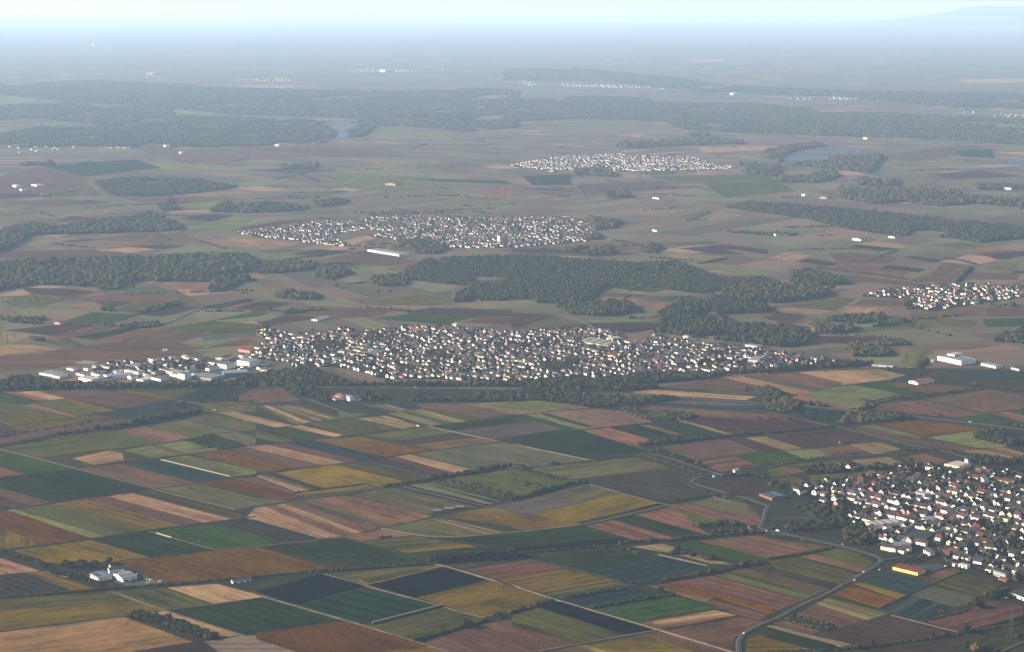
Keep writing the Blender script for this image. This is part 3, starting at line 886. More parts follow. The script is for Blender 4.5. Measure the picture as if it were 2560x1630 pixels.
def strip(name, txt, width, mat, z=None, sm=2, kind='structure', d=0.0):
    poly = smooth(pts(txt) if isinstance(txt, str) else txt, sm)
    TRK[0] += 1
    z = (1.05 + 0.006 * TRK[0]) if z is None else z
    a, b = offs(poly, d + width / 2), offs(poly, d - width / 2)
    cx, cy = poly[len(poly) // 2]; n = len(poly)
    # a shallow bank: the crown of the track with sides that run down to the ground
    a2, b2 = offs(poly, d + width / 2 + 1.0), offs(poly, d - width / 2 - 1.0)
    V = [(x - cx, y - cy, z) for x, y in a] + [(x - cx, y - cy, z) for x, y in b] + [(x - cx, y - cy, 0.05) for x, y in a2] + [(x - cx, y - cy, 0.05) for x, y in b2]
    F = []
    for i in range(n - 1):
        F += [(i, n + i, n + i + 1, i + 1), (i, i + 1, 2 * n + i + 1, 2 * n + i), (n + i, 3 * n + i, 3 * n + i + 1, n + i + 1)]
    me = np_mesh(name, np.array(V), np.array(F), [mat])
    o = link(name, me, loc=(cx, cy, 0)); o['kind'] = kind
    return o, poly, z

def road(txt, width, lines=True):
    o, poly, z = strip('road', txt, width * .88, M_ASPH)
    if lines:
        for d in (-width / 2 + 0.5, width / 2 - 0.5):
            ln = MB(); a, b = offs(poly, d * .88 + .07), offs(poly, d * .88 - .07)
            for i in range(len(poly) - 1):
                ln.poly([(*b[i], z + .03), (*b[i + 1], z + .03), (*a[i + 1], z + .03), (*a[i], z + .03)])
            q = link('road_marking', ln.mesh('road_marking', M_LINE)); q['kind'] = 'structure'
    return poly

R_LOOP = road('G2120,1500 G2140,1278 2125,1180 2200,1090 2408,995 H60,985 300,845 540,745 680,665 860,565 1020,470 1080,425 1040,385 960,360 800,310 560,255 300,200 60,150 -40,120 G2330,112 2360,70 D-20,1215 20,1190 C2370,1170 2200,1110 1960,1050 1740,985 1680,960 1740,920 1880,885 2000,890', 8.0)
road('H20,30 120,25 300,15 440,40 480,60', 6.0, False)
road('A2408,300 B0,240 330,215 480,190 560,225 640,240 A2408,300', 5.0, False) if False else None
road('C680,130 900,130 1440,155 2100,200 2408,228 D100,210 480,260 960,300 1600,370 2290,450 2500,480', 13.0)
road('C760,140 960,135 1080,165 1180,200', 7.0)
road('D-200,290 0,300 440,400 620,440 1130,555 1350,620 1640,660 1900,740', 5.5, False)
road('D0,830 250,760 600,720 900,715 1130,690 1350,680', 5.0, False)
road('C1300,705 1410,712 1560,760 1880,870 2000,895', 5.5, False)
road('A-200,85 560,72 1400,66 2408,64 B520,62 1400,68 2408,92 C300,110 600,125 680,130', 12.0)
road('C960,15 1200,38 1500,78 1800,85 2200,90', 8.0, False)
road('B60,215 360,200 410,180 480,175 620,230 900,330', 5.0, False)
road('A1620,188 1820,215 2120,258 2408,240 B0,232 60,215', 4.5, False)
road('H1080,425 1200,400 1640,340 1700,440 1900,480', 6.0, False)
road('H1600,200 1640,340 1700,440', 5.0, False)
road('E1250,640 1560,655 1300,690', 4.0, False)
for t, wd, mt in [
    ('A-100,620 0,655 380,745 700,832 1440,1025 2220,1222', 4.0, M_TRACK), ('A2220,1220 2408,1180 B0,1185 500,1110 1180,1020 1640,945', 4.0, M_TRACK),
    ('A380,745 640,705 1570,592 1760,565', 3.5, M_GRASST), ('A1440,745 1760,708 B0,640', 3.0, M_GRASST), ('A720,832 1130,785 1500,752', 3.0, M_GRASST),
    ('A0,918 700,838', 3.0, M_GRASST), ('A1440,1025 1860,975 2170,915 B80,880 650,805 850,780 1220,735 1640,665 2300,588', 3.0, M_GRASST),
    ('A480,1150 800,1120 1440,1030', 3.0, M_GRASST), ('A0,1225 500,1162', 3.0, M_GRASST),
    ('B1560,425 1610,436 2408,605 C0,602 740,757', 4.5, M_PALE), ('C-60,850 20,830 390,795 740,757 1190,708 1400,695', 4.0, M_TRACK),
    ('B120,605 480,570 980,515 1640,438 2300,355 2408,345 C330,300 760,265', 3.0, M_GRASST),
    ('C0,535 480,473 640,470 920,447 1320,398 1560,382', 3.0, M_GRASST), ('C640,470 1250,662', 3.0, M_GRASST),
    ('C710,975 1080,1080 1440,1185 1700,1162 1900,1108', 4.0, M_TRACK), ('C1440,1185 1050,1278 G680,86 0,157 F1720,215 1180,120', 4.0, M_PALE),
    ('F800,195 1640,432', 3.0, M_GRASST), ('E-60,330 30,322 870,218 1420,132 2300,22 2408,5', 4.0, M_GRASST),
    ('E2030,325 2408,290 F20,288 830,203', 3.5, M_TRACK), ('E1080,432 2030,330', 3.0, M_GRASST), ('E1410,150 2030,325', 2.5, M_TRACK),
    ('F640,548 1040,660 1700,840 2000,925 2160,960', 4.5, M_TRACK), ('F1690,455 1780,475 2408,660 G0,658 440,800 1390,1075 2060,1278 2400,1385', 5.0, M_PALE),
    ('G1390,1075 1000,1140 250,1278', 4.0, M_PALE), ('F-60,720 0,738 360,845 980,1020 1640,1228 1900,1310', 4.5, M_TRACK),
    ('E1000,722 1060,712 1540,890 2290,1125 2480,1190', 3.5, M_TRACK), ('E-100,1102 0,1088 1160,943 1560,890 2030,830 F60,772', 3.5, M_TRACK),
    ('E2408,1110 F0,1108 800,992', 3.0, M_GRASST), ('E0,560 390,518 640,580', 3.0, M_TRACK), ('G1190,1003 1400,1072 1900,1000 2130,945', 2.5, M_GRASST),
    ('G150,405 720,530 1060,632', 3.0, M_GRASST), ('G1380,365 1840,470', 3.5, M_PALE), ('H1060,870 1320,745 1570,635 1810,530', 4.0, M_GRASST),
    ('H1160,935 1790,1095', 3.5, M_TRACK), ('H1900,1105 2408,1200', 3.0, M_GRASST), ('H2200,1278 2408,1190', 4.0, M_TRACK),
    ('H0,1035 780,1215', 3.0, M_TRACK), ('G2230,95 2240,130 2330,150', 4.0, M_TRACK), ('C1900,1095 1930,1120 2010,1115', 3.5, M_TRACK),
    ('M400,610 720,545 980,485 1200,450', 4.0, M_TRACK), ('M1200,800 1500,830 1900,640 2300,560', 4.0, M_GRASST), ('O0,780 400,700 620,740 790,835', 5.0, M_TRACK),
    ('M700,915 980,860 1180,820', 4.0, M_TRACK), ('L290,820 270,860 330,900 L350,940', 6.0, M_TRACK), ('L840,870 930,930', 6.0, M_TRACK), ('L1960,800 2020,840 1950,870', 7.0, M_TRACK)]:
    strip('dirt_track', t, wd * 0.72, mt, sm=1)

M_WATER, _n, _b = new_mat('water')
_b.inputs['Base Color'].default_value = (0.02, 0.04, 0.06, 1); _b.inputs['Roughness'].default_value = 0.5; _b.inputs['Specular IOR Level'].default_value = 0.08
_t = N(_n, 'ShaderNodeTexNoise'); _t.inputs['Scale'].default_value = 0.2; _bp = N(_n, 'ShaderNodeBump'); _bp.inputs['Strength'].default_value = 0.2
_n.links.new(_t.outputs[0], _bp.inputs['Height']); _n.links.new(_bp.outputs[0], _b.inputs['Normal'])
for i, t in enumerate(['K1575,580 1600,572 1620,576 1615,600 1640,640 1600,652 1580,640 1600,610', 'L1280,738 1480,735 1500,750 1420,768 1270,755', 'L1370,712 1640,702 1640,718 1400,726',
                       'L2330,757 2420,750 2420,770 2340,772']):
    sheet(('river', 'lake', 'lake', 'lake')[i], pts(t), M_WATER, 1.6)

# ------------------------------------------------------------------ foliage
def ico(sub):
    bm = bmesh.new(); bmesh.ops.create_icosphere(bm, subdivisions=sub, radius=1.0)
    v = np.array([x.co[:] for x in bm.verts]); f = np.array([[x.index for x in y.verts] for y in bm.faces]); bm.free(); return v, f
ICO0, ICO1, ICO2 = ico(1), ico(2), ico(3)
def lump(base, seed, amp):
    v, f = base; o = v.copy()
    for i, p in enumerate(v):
        q = Vector(p) * 1.6 + Vector((seed * 7.3, seed * 3.1, seed))
        o[i] = p * (1 + amp * noise.noise(q) + amp * 0.6 * noise.noise(q * 2.7))
    return o, f
LUMPS = {0: [lump(ICO0, s, 0.5) for s in range(5)], 1: [lump(ICO1, s, 0.55) for s in range(6)], 2: [lump(ICO2, s, 0.6) for s in range(6)]}

def lumps_mesh(name, X, Y, R, HT, mat, lvl, tint=None, base=0.0):
    """many crowns in one mass: each a lumpy crown standing on the ground"""
    Vs, Fs, Ts = [], [], []; off = 0
    n = len(X); var = NPR.integers(0, len(LUMPS[lvl]), n); th = NPR.random(n) * 6.283
    tint = NPR.random(n) if tint is None else tint
    for k, (v, f) in enumerate(LUMPS[lvl]):
        s = np.where(var == k)[0]
        if not len(s): continue
        c, d = np.cos(th[s])[:, None], np.sin(th[s])[:, None]
        x = (v[:, 0] * c - v[:, 1] * d) * R[s][:, None] + X[s][:, None]
        y = (v[:, 0] * d + v[:, 1] * c) * R[s][:, None] + Y[s][:, None]
        hh = HT[s][:, None] * (1 - base) / 2
        z = v[:, 2] * hh + HT[s][:, None] * base + hh * 0.98
        Vs.append(np.stack([x, y, z], -1).reshape(-1, 3)); Ts.append(np.repeat(tint[s], len(v)))
        Fs.append((f[None] + (np.arange(len(s)) * len(v))[:, None, None]).reshape(-1, 3) + off); off += len(s) * len(v)
    return np_mesh(name, np.concatenate(Vs), np.concatenate(Fs), [mat], np.concatenate(Ts))

M_LEAF = tree_mat('leaves', [(0.0, (30, 46, 22)), (0.3, (54, 66, 28)), (0.55, (84, 82, 40)), (0.75, (108, 88, 46)), (0.9, (126, 98, 54)), (1.0, (72, 84, 58))])
M_DARK = tree_mat('dark_leaves', [(0.0, (20, 34, 16)), (0.45, (36, 48, 22)), (0.7, (62, 66, 32)), (0.88, (92, 78, 46)), (1.0, (52, 64, 40))])
M_GREYL = tree_mat('grey_leaves', [(0.0, (84, 80, 60)), (0.5, (98, 90, 66)), (1.0, (110, 94, 66))])
M_AUT = tree_mat('autumn_leaves', [(0.0, (96, 76, 50)), (0.5, (112, 84, 52)), (1.0, (92, 78, 54))])
M_ORANGE = tree_mat('orange_leaves', [(0.0, (150, 98, 36)), (1.0, (170, 110, 40))])
M_BARK = flat_mat('bark', (70, 56, 44), (48, 40, 32), 1.5)

def scatter(poly, s, jit=0.42):
    P = np.array(poly); x0, y0 = P.min(0); x1, y1 = P.max(0)
    gx_, gy_ = np.meshgrid(np.arange(x0, x1 + s, s), np.arange(y0, y1 + s * 0.87, s * 0.87))
    gx_ = gx_ + (np.arange(gx_.shape[0]) % 2)[:, None] * s / 2
    X = gx_.ravel() + NPR.uniform(-jit, jit, gx_.size) * s; Y = gy_.ravel() + NPR.uniform(-jit, jit, gx_.size) * s
    m = np_inpoly(X, Y, poly); return X[m], Y[m]

def wood(name, txts, s, ht, lvl, label, cat='wood', mat=None, keep=1.0):
    X, Y = [], []; far = s > 18.5
    for t in txts:
        a, b = scatter(pts(t), s); X.append(a); Y.append(b)
    X, Y = np.concatenate(X), np.concatenate(Y)
    if keep < 1:
        m = NPR.random(len(X)) < keep; X, Y = X[m], Y[m]
    hole = np.array([noise.noise(Vector((x / (s * 26), y / (s * 40), 8.2))) + .5 * noise.noise(Vector((x / (s * 9), y / (s * 14), 2.2))) for x, y in zip(X, Y)])
    m = hole > (-.34 if far else -.42)
    X, Y = X[m], Y[m]
    n = len(X)
    if not n: return
    cl = np.array([noise.noise(Vector((x / 160, y / 160, 3.1))) for x, y in zip(X, Y)])
    tint = np.clip(0.45 + 0.6 * cl + NPR.normal(0, 0.24, n), 0, 0.999) * 0.999
    q = NPR.random(n) ** 1.5; R = s * (0.42 + 0.6 * q); HT = ht * (0.6 + 0.65 * q) * NPR.uniform(0.85, 1.15, n) * (1 + 0.25 * cl)
    cx, cy = X.mean(), Y.mean()
    o = link(name, lumps_mesh(name, X - cx, Y - cy, R, HT, mat or M_LEAF, lvl, tint), loc=(cx, cy, 0))
    tag(o, label, cat, kind='stuff'); return o

wood('woodland', ['I-60,405 200,385 640,375 1000,365 1150,355 1210,390 1200,430 1000,450 650,470 560,505 150,492 -60,530', 'I700,452 1150,458 1180,470 1160,480 700,478'], 13, 15, 1, 'long dark green wood of rounded crowns at the edge of the brown plain', mat=M_LEAF)
wood('woodland', ['I-60,268 70,225 180,210 270,230 430,200 640,180 700,160 760,180 830,210 860,235 720,245 300,255 130,260 90,300 -40,350'], 15, 16, 1, 'dark curved wood with a domed end above the brown ploughland')
wood('woodland', ['I1900,435 2000,385 2408,362 J300,380 600,400 780,395 900,440 1000,470 1190,465 1250,490 1230,512 1000,510 900,535 760,520 530,495 450,495 360,570 310,590 200,580 0,578 I2140,575 2150,540 2250,500 2100,490 1930,470'], 7.8, 12, 1, 'largest dense forest, behind the white houses of the long town', cat='forest', mat=M_DARK)
wood('woodland', ['J985,520 1060,505 1300,500 1500,528 1480,548 1250,580 1100,575 1000,545'], 10, 15, 1, 'grey-green poplar plantation joined to the big forest', mat=M_LEAF)
wood('woodland', ['J690,640 760,600 790,570 900,580 940,560 1050,570 1200,600 1220,622 950,632 1050,690 1180,692 1415,722 1390,775 1260,785 1100,765 870,745 670,712 700,680'], 8.5, 15, 1, 'dark wood rising directly behind the white gabled houses', mat=M_DARK)
wood('woodland', ['J215,600 290,575 320,590 400,590 470,578 560,592 570,620 480,640 400,642 280,632', 'J1310,445 1420,430 1480,455 1560,470 1580,492 1450,498 1310,482'], 9, 15, 1, 'loose group of round trees at the forest edge beside the pale field')
wood('woodland', ['J1010,130 1100,112 1300,120 1560,142 2000,190 2440,235 2440,272 2200,295 2050,272 1800,260 1580,232 1400,185'], 9.5, 13, 1, 'long slanting forest strip on the far brown plain', cat='forest', mat=M_DARK)
wood('woodland', ['K440,862 640,840 900,850 1120,880 960,905 780,922 700,927 530,922'], 15, 14, 0, 'flat dark blue-green wood standing alone in far fields', cat='forest', mat=M_DARK)
wood('woodland', ['I985,150 1050,110 1200,118 1330,115 1450,140 1300,152 1150,155', 'I750,130 830,128 850,142 770,146', 'I1480,105 1600,95 1640,110 1500,130'], 14, 14, 1, 'garden trees scattered round two far white farmhouses')
wood('woodland', ['J1425,692 1600,690 1625,716 1430,722', 'J1580,792 1640,782 1760,792 1780,830 1600,832', 'J1480,652 1640,645 1740,640 1760,662 1650,675 1480,665', 'J1680,690 1840,662 1850,676 1720,692'], 9, 12, 1, 'patchy copses between the town and the white factory')
wood('woodland', ['I-80,965 120,930 250,960 280,965 280,985 -80,998', 'I1100,945 1300,905 1450,885 1550,922 1640,950 1300,962', 'I270,966 1300,962 2408,962 J470,942 620,915 900,915 1040,908 900,938 640,958 480,978 0,975 I2408,972 1300,972 280,980', 'J1030,905 1300,890 1500,868 1680,862 1700,872 1500,885 1060,912'], 8.5, 10, 1, 'dark tree belt along the road below the long town', mat=M_DARK)
wood('woodland', ['C-20,150 100,95 600,110 720,170 1100,190 1240,180 1500,165 1550,180 1300,218 1040,250 740,255 600,230 430,210 330,190 -20,195', 'C110,30 560,0 1000,40 900,100 500,90 150,80', 'C880,60 1200,70 1400,60 1300,90 1000,110'], 8, 9, 2, 'dense trees round the motorway junction', mat=M_DARK)
wood('woodland', ['B1470,205 1480,160 1500,150 1640,150 1680,178 1960,182 2200,130 2408,128 2420,203', 'B280,80 320,40 500,55 560,112 600,150 540,165 380,140', 'B590,175 680,160 690,205 600,205', 'B905,130 1050,118 1200,178 1190,195 1000,190'], 8, 9, 2, 'dark copses either side of the farm with the pink gable', mat=M_DARK)
wood('woodland', ['D-10,80 80,95 130,160 300,230 240,300 150,310 0,285 C2370,185 2300,110 2180,75 2200,105', 'D680,420 760,330 920,240 1000,260 860,285 900,310 1150,335 1400,362 1050,402', 'D300,225 400,225 560,245 540,260'], 8, 8, 2, 'copse and scrub where the two country roads meet', mat=M_LEAF)
wood('woodland', ['D1930,540 2000,500 2220,512 2260,560 2408,590 2408,612 2260,620 2100,592', 'D1850,775 2090,755 2110,740 2200,770 2380,755 2320,790 2200,800 2100,795'], 8, 11, 2, 'dark tree clumps near the village sports hall', mat=M_DARK)
wood('woodland', ['C1025,270 1130,258 1250,318 1340,385 1180,352 1100,320', 'C1440,312 1700,325 1810,350 1640,370 1340,386 1420,350'], 7, 5, 2, 'scrubby thicket with grey-green bushes among the fields', cat='thicket', mat=M_LEAF)
wood('woodland', ['D350,880 480,815 620,810 720,850 700,870 480,885', 'D0,1000 250,990 230,1040 100,1020', 'D720,850 800,850 1080,820 1180,830 1040,845 820,862', 'H380,1 700,20 860,60 720,100 480,80', 'H100,120 480,80 640,110 300,150', 'H720,230 740,130 900,120 960,190 940,270 800,270', 'D260,1195 500,1180 620,1230 1000,1250 900,1278 400,1278'], 8, 9, 2, 'dark garden trees along the edge of the near village', mat=M_DARK)
wood('woodland', ['K-60,640 200,602 600,600 1000,590 1560,600 1585,640 1400,680 1000,692 640,690 300,688 -60,700', 'K1640,610 1700,590 1760,600 1720,640 1640,650', 'K1500,668 1600,660 1640,675 1500,690'], 19, 14, 0, 'broad hazy riverside forest in front of the river bend', cat='forest')
wood('woodland', ['K-60,500 300,490 500,512 800,500 820,545 1000,552 1550,570 1480,590 1000,586 500,592 200,560 -60,565', 'K1640,580 1800,560 2000,560 2408,520 2440,600 2200,620 1980,600 1760,590'], 23, 14, 0, 'middle band of blue-grey forest behind the riverside wood', cat='forest')
wood('woodland', ['K-60,405 400,382 900,400 1020,412 1400,425 1900,430 2300,420 2440,430 2440,512 2000,552 1700,560 1500,550 1100,540 700,498 300,480 150,460 -60,440'], 28, 15, 0, 'furthest hazy forest band below the far white warehouse', cat='forest')
wood('woodland', ['L-40,480 300,458 640,463 650,482 1000,490 1130,488 1400,512 1440,532 1800,535 2440,570 2440,692 2000,652 1500,640 1000,620 800,608 700,570 300,558 -40,575'], 22, 14, 0, 'broad hazy forest beyond the small lakes', cat='forest')
wood('woodland', ['L-40,330 300,322 800,372 1000,402 1600,432 2440,442 2440,520 2000,500 1500,452 900,438 400,380 -40,378'], 32, 15, 0, 'far wooded slope fading into the haze', cat='forest')
wood('woodland', ['L490,690 520,675 700,665 900,655 1080,665 1085,678 900,682 700,690 560,698', 'L1170,722 1350,682 1450,680 1465,690 1340,705 1280,735 1260,765 1200,740', 'L1500,742 1740,735 1720,760 1500,755', 'L1280,772 1500,768 1620,755 1740,745 1690,812 1540,800 1330,778', 'L1240,845 1400,830 1500,808 1535,832 1440,862 1250,855', 'L450,915 540,905 550,930 460,935', 'L290,800 400,790 500,832 300,828', 'L840,630 920,620 920,640 840,645', 'L1060,775 1250,785 1250,830 1100,820'], 18, 18, 1, 'tree clumps round the small lakes and the far white village')
wood('woodland', ['L1620,845 1660,842 1660,872 1620,872', 'L1670,850 1730,850 1730,876 1670,876', 'L1760,850 1820,850 1820,876 1760,876', 'L1530,900 1700,890 2000,900 2100,930 1700,960 1540,930', 'L2180,870 2408,880 2408,890 2200,895', 'J1540,40 1700,50 2100,65 2130,115 2000,125 1760,90', 'J2100,90 2408,80 2408,130 2130,110', 'K1320,785 1490,778 1490,792 1330,795', 'K100,775 250,768 250,778 110,782', 'K360,765 430,760 430,775 370,775'], 16, 17, 1, 'thin lines and clumps of trees on the far plain', keep=0.8)
wood('woodland', ['I1210,405 1360,385 1480,395 1480,420 1300,440 1200,440', 'I1500,425 1600,415 1650,440 1560,470 1480,455', 'I1750,480 1800,455 1920,455 1920,495 1780,500', 'I990,520 1000,490 1100,470 1120,492 1040,522', 'I1290,550 1330,530 1500,540 1490,562 1400,566', 'I450,505 560,480 560,515 480,518', 'I1880,290 2000,285 2110,330 2050,350 1960,345 1880,310', 'J240,335 330,318 480,330 470,348 360,352', 'J600,335 660,318 720,325 640,345', 'J640,300 660,345 680,345 660,300', 'J355,178 520,200 480,225 400,235 380,200', 'J370,260 430,265 400,285 350,280'], 12, 12, 1, 'small groves round the second white town')
wood('woodland', ['I-60,640 60,655 230,650 220,680 60,672', 'M280,935 380,925 400,950 290,955', 'N10,830 120,820 130,835 10,842', 'I470,605 525,605 520,620 470,618', 'I640,630 760,590 830,578 840,590 700,628', 'I555,692 740,672 745,692 600,700', 'I1330,620 1360,610 1440,625 1340,632', 'J1840,575 1890,560 1890,610 1845,605', 'J2240,575 2390,570 2390,600 2250,590', 'J2260,740 2408,700 2408,770 2270,760', 'J1700,760 1850,755 1880,775 1720,785', 'J1580,220 1620,205 1690,220 1620,232', 'I790,85 810,85 810,115 785,115', 'J1000,245 1340,258 1330,262 1210,262'], 9, 9, 1, 'scattered shrubs and farm trees on the brown plain', keep=0.75)

# thin hedge lines over the far plain
HX, HY = [], []
for _ in range(150):
    px0, py0 = rnd.uniform(-50, 2600), rnd.choice((rnd.uniform(330, 560), rnd.uniform(480, 830)))
    x, y = U(px0, py0); a = rnd.choice((.2, .35, -.5, 1.2, -1.1)) + rnd.uniform(-.15, .15); L = rnd.uniform(60, 420)
    if any(inpoly(x, y, q) for q, _z in FIELDS) and rnd.random() < .6: continue
    st = 9
    for k in range(int(L / st)):
        if rnd.random() < .25: continue
        HX.append(x + math.cos(a) * k * st + rnd.uniform(-2, 2)); HY.append(y + math.sin(a) * k * st + rnd.uniform(-2, 2))
HX, HY = np.array(HX), np.array(HY); n_ = len(HX)
o_ = link('hedgerows', lumps_mesh('hedgerows', HX - HX.mean(), HY - HY.mean(), NPR.uniform(3, 7, n_), NPR.uniform(3, 9, n_), M_LEAF, 0), loc=(HX.mean(), HY.mean(), 0))
tag(o_, 'thin broken hedgerows and shrubs strewn over the far plain', 'hedgerows', kind='stuff')
# ------------------------------------------------------------------ hedges (each one thing)
def hedge(txt, ht, wd, label, mat=None, gap=0.0, name='hedge', cat='hedge'):
    poly = smooth(pts(txt), 1); X, Y = [], []
    for (x0, y0), (x1, y1) in zip(poly, poly[1:]):
        L = math.hypot(x1 - x0, y1 - y0); n = max(1, int(L / (wd * 0.5)))
        for i in range(n):
            if rnd.random() < gap: continue
            t = (i + rnd.random() * .8) / n; X.append(x0 + (x1 - x0) * t + rnd.uniform(-.22, .22) * wd); Y.append(y0 + (y1 - y0) * t + rnd.uniform(-.22, .22) * wd)
    X, Y = np.array(X), np.array(Y); n = len(X); cx, cy = X.mean(), Y.mean()
    me = lumps_mesh(name, X - cx, Y - cy, wd * NPR.uniform(.38, .68, n), ht * NPR.uniform(.55, 1.25, n), mat or M_DARK, 1, NPR.random(n) * .999)
    tag(link(name, me, loc=(cx, cy, 0)), label, cat)

for a in [
 ('A880,470 1000,455 1200,430 1400,392 1600,360 1750,330 1890,300', 11, 15, 'tall dark tree hedge slanting up to the country junction on the left fields'),
 ('A470,530 600,505 720,495 790,488', 6, 9, 'dark hedge beside the row of small roadside trees'),
 ('A0,615 190,600 380,575', 3, 6, 'low dark hedge along the upper left country lane'),
 ('E-60,790 0,778 500,735 1000,692 1560,652 2408,578 F0,578 560,522', 3.0, 7, 'long dark railway hedge below the farm with white halls'),
 ('F560,525 800,515 1240,480 1700,447', 3.2, 7, 'dark railway hedge under the olive green field'),
 ('F1700,440 2408,390 G0,358 500,318 960,285', 3.2, 8, 'dark railway hedge in front of the black tree row'),
 ('G960,285 1000,265 1190,248 1560,228 1900,188 2320,158', 5, 9, 'dark railway hedge running up to the road bridge', None, .15),
 ('G1900,165 2000,158 2240,150', 6, 9, 'thick bushes on the railway bank beside the road loop'),
 ('G500,775 700,745 850,715 1060,690', 4, 8, 'short bushy hedge between two teal vegetable fields'),
 ('G780,865 900,845 1010,825 1300,775 1540,738', 4.0, 8, 'bushy hedge along the top of the bright green field'),
 ('G-20,925 100,880 220,855 380,805', 5, 9, 'dark hedge at the edge of the ochre field, beside the pale track'),
 ('F1480,1180 1700,1120 1860,1075 2000,1035 2190,985', 4.5, 8, 'dark hedge with two taller trees below the ochre field'),
 ('G1380,625 1560,595 1850,545 2050,500 2330,450', 4.2, 9, 'brownish hedge under the dark striped teal field'),
 ('H0,405 190,385 440,340 590,305', 3, 6, 'low dark hedge below the brown field by the main road'),
 ('H230,945 400,985 640,1045', 3.5, 7, 'weedy hedge strip above the dark ploughed field', M_LEAF, .2),
 ('H160,960 260,1010 480,1060 600,1065', 3, 9, 'rough scrub bank beside the main road bend', M_LEAF, .3),
 ('B360,1062 560,1040 1000,985', 2.5, 5, 'low dark hedge along the narrow ochre strip'),
 ('B1190,1015 1400,975 1640,945', 5, 9, 'dark hedge leading to the overgrown orchard'),
 ('B1640,945 1800,905 2000,890 2300,820 2370,810 C150,850', 8, 12, 'tall dark hedge along the top of the overgrown orchard'),
 ('C250,1065 440,1010 620,965 690,972', 7, 12, 'dark hedge at the right hand edge of the overgrown orchard'),
 ('B2380,1135 C100,1110 250,1065', 7, 12, 'dark hedge at the foot of the overgrown orchard'),
 ('C1250,605 1500,590 1900,550 2408,490 D0,510 300,475 600,445', 5, 8, 'long dark hedge between the dark ploughed fields, with five brown trees'),
 ('C1220,705 1320,745 1500,790 1640,850 1800,900', 4, 7, 'thin hedge along the narrow dark field by the lane', M_LEAF, .25),
 ('C760,752 900,742 1190,712', 3, 6, 'low hedge along the track above the grey-green field', None, .3),
 ('C360,790 380,790 430,788', 6, 9, 'single dark bush patch on the track beside the striped field'),
 ('C1650,965 1700,1010 1850,1060 2000,1100 2200,1150', 3, 7, 'roadside hedge round the curve of the main road', M_LEAF, .3),
 ('C1980,895 2130,905 2250,900 2408,930', 6, 12, 'dark bushes behind the small white pump house'),
 ('H0,170 200,205 400,245', 2.5, 7, 'weedy green verge hedge under the main road', M_LEAF, .2),
 ('F1160,205 1250,200', 4, 9, 'small dark thicket at the tip of the pinkish field'),
 ('G1020,310 1100,325 1280,375', 4, 11, 'bushy thicket below the railway hedge', None, .1),
 ('G1500,355 1600,340 1700,370 1800,405 1880,410', 5.5, 14, 'garden thicket with a tall tree in the fields'),
 ('G1690,95 1780,110', 3, 7, 'small bush at the left tip of the round copse'),
 ('G1770,100 1880,85 2000,75 2110,80', 8, 16, 'round dark copse above the railway hedge'),
 ('H2100,760 2200,740 2260,720', 9, 14, 'tall dark bushes beside the lowest village building'),
 ('H1500,985 1600,960 1800,915 1900,880', 2.2, 6, 'low hedge along the foot of the striped vegetable field'),
 ('H-40,1290 600,1262 980,1225 1500,1160 1800,1110 2408,1010', 2.2, 8, 'grassy dark hedge bank along the lowest brown field'),
 ('D0,960 200,985 260,1010', 6, 10, 'dark bushes behind the orange barn'),
 ('D1560,655 1900,690 2100,720 2300,745', 3, 6, 'thin roadside hedge above the sports hall', M_LEAF, .4),
 ('D1110,690 1300,740 1350,770', 6, 10, 'dark bushes beside the stubble field above the village'),
 ('D1120,575 1250,610', 4, 8, 'short hedge beside the lane above the stubble field'),
 ('D1290,665 1560,660', 4, 10, 'dark bushes beside the lane fork above the village'),
 ('D960,245 1200,175 1480,150 1900,95 2080,75', 4, 7, 'thin hedge running up the right hand brown fields', M_LEAF, .35),
 ('D2100,75 2250,90 2408,105', 4, 10, 'dark hedge at the far right field edge'),
 ('D2260,410 2330,430 2420,450', 6, 14, 'dark bushes where the straight road leaves the frame'),
 ('N30,215 280,185 600,150 880,110', 4, 9, 'long thin hedge below the second white town', M_LEAF),
 ('P1760,410 1850,320 1890,280 1920,260', 7, 14, 'slanting dark hedge above the right hand village'),
 ('P450,265 700,290 1000,330 1240,365 1440,395', 5, 12, 'long line of bushes running to the right hand village', None, .2),
 ('P1660,180 1780,185 1940,230', 6, 14, 'bushy hedge in the brown fields above the right hand village'),
 ('P1130,1215 1300,1240 1500,1270 1640,1300', 6, 12, 'dark hedge below the white factory'),
 ('P1400,1200 1500,1130', 8, 16, 'dark hedge left of the white factory'),
 ('I275,830 300,250 300,240', 4, 8, 'short hedge on the far brown plain') if False else ('J880,395 930,385 1010,370', 6, 14, 'short dark hedge beyond the big forest'),
]:
    hedge(*a)

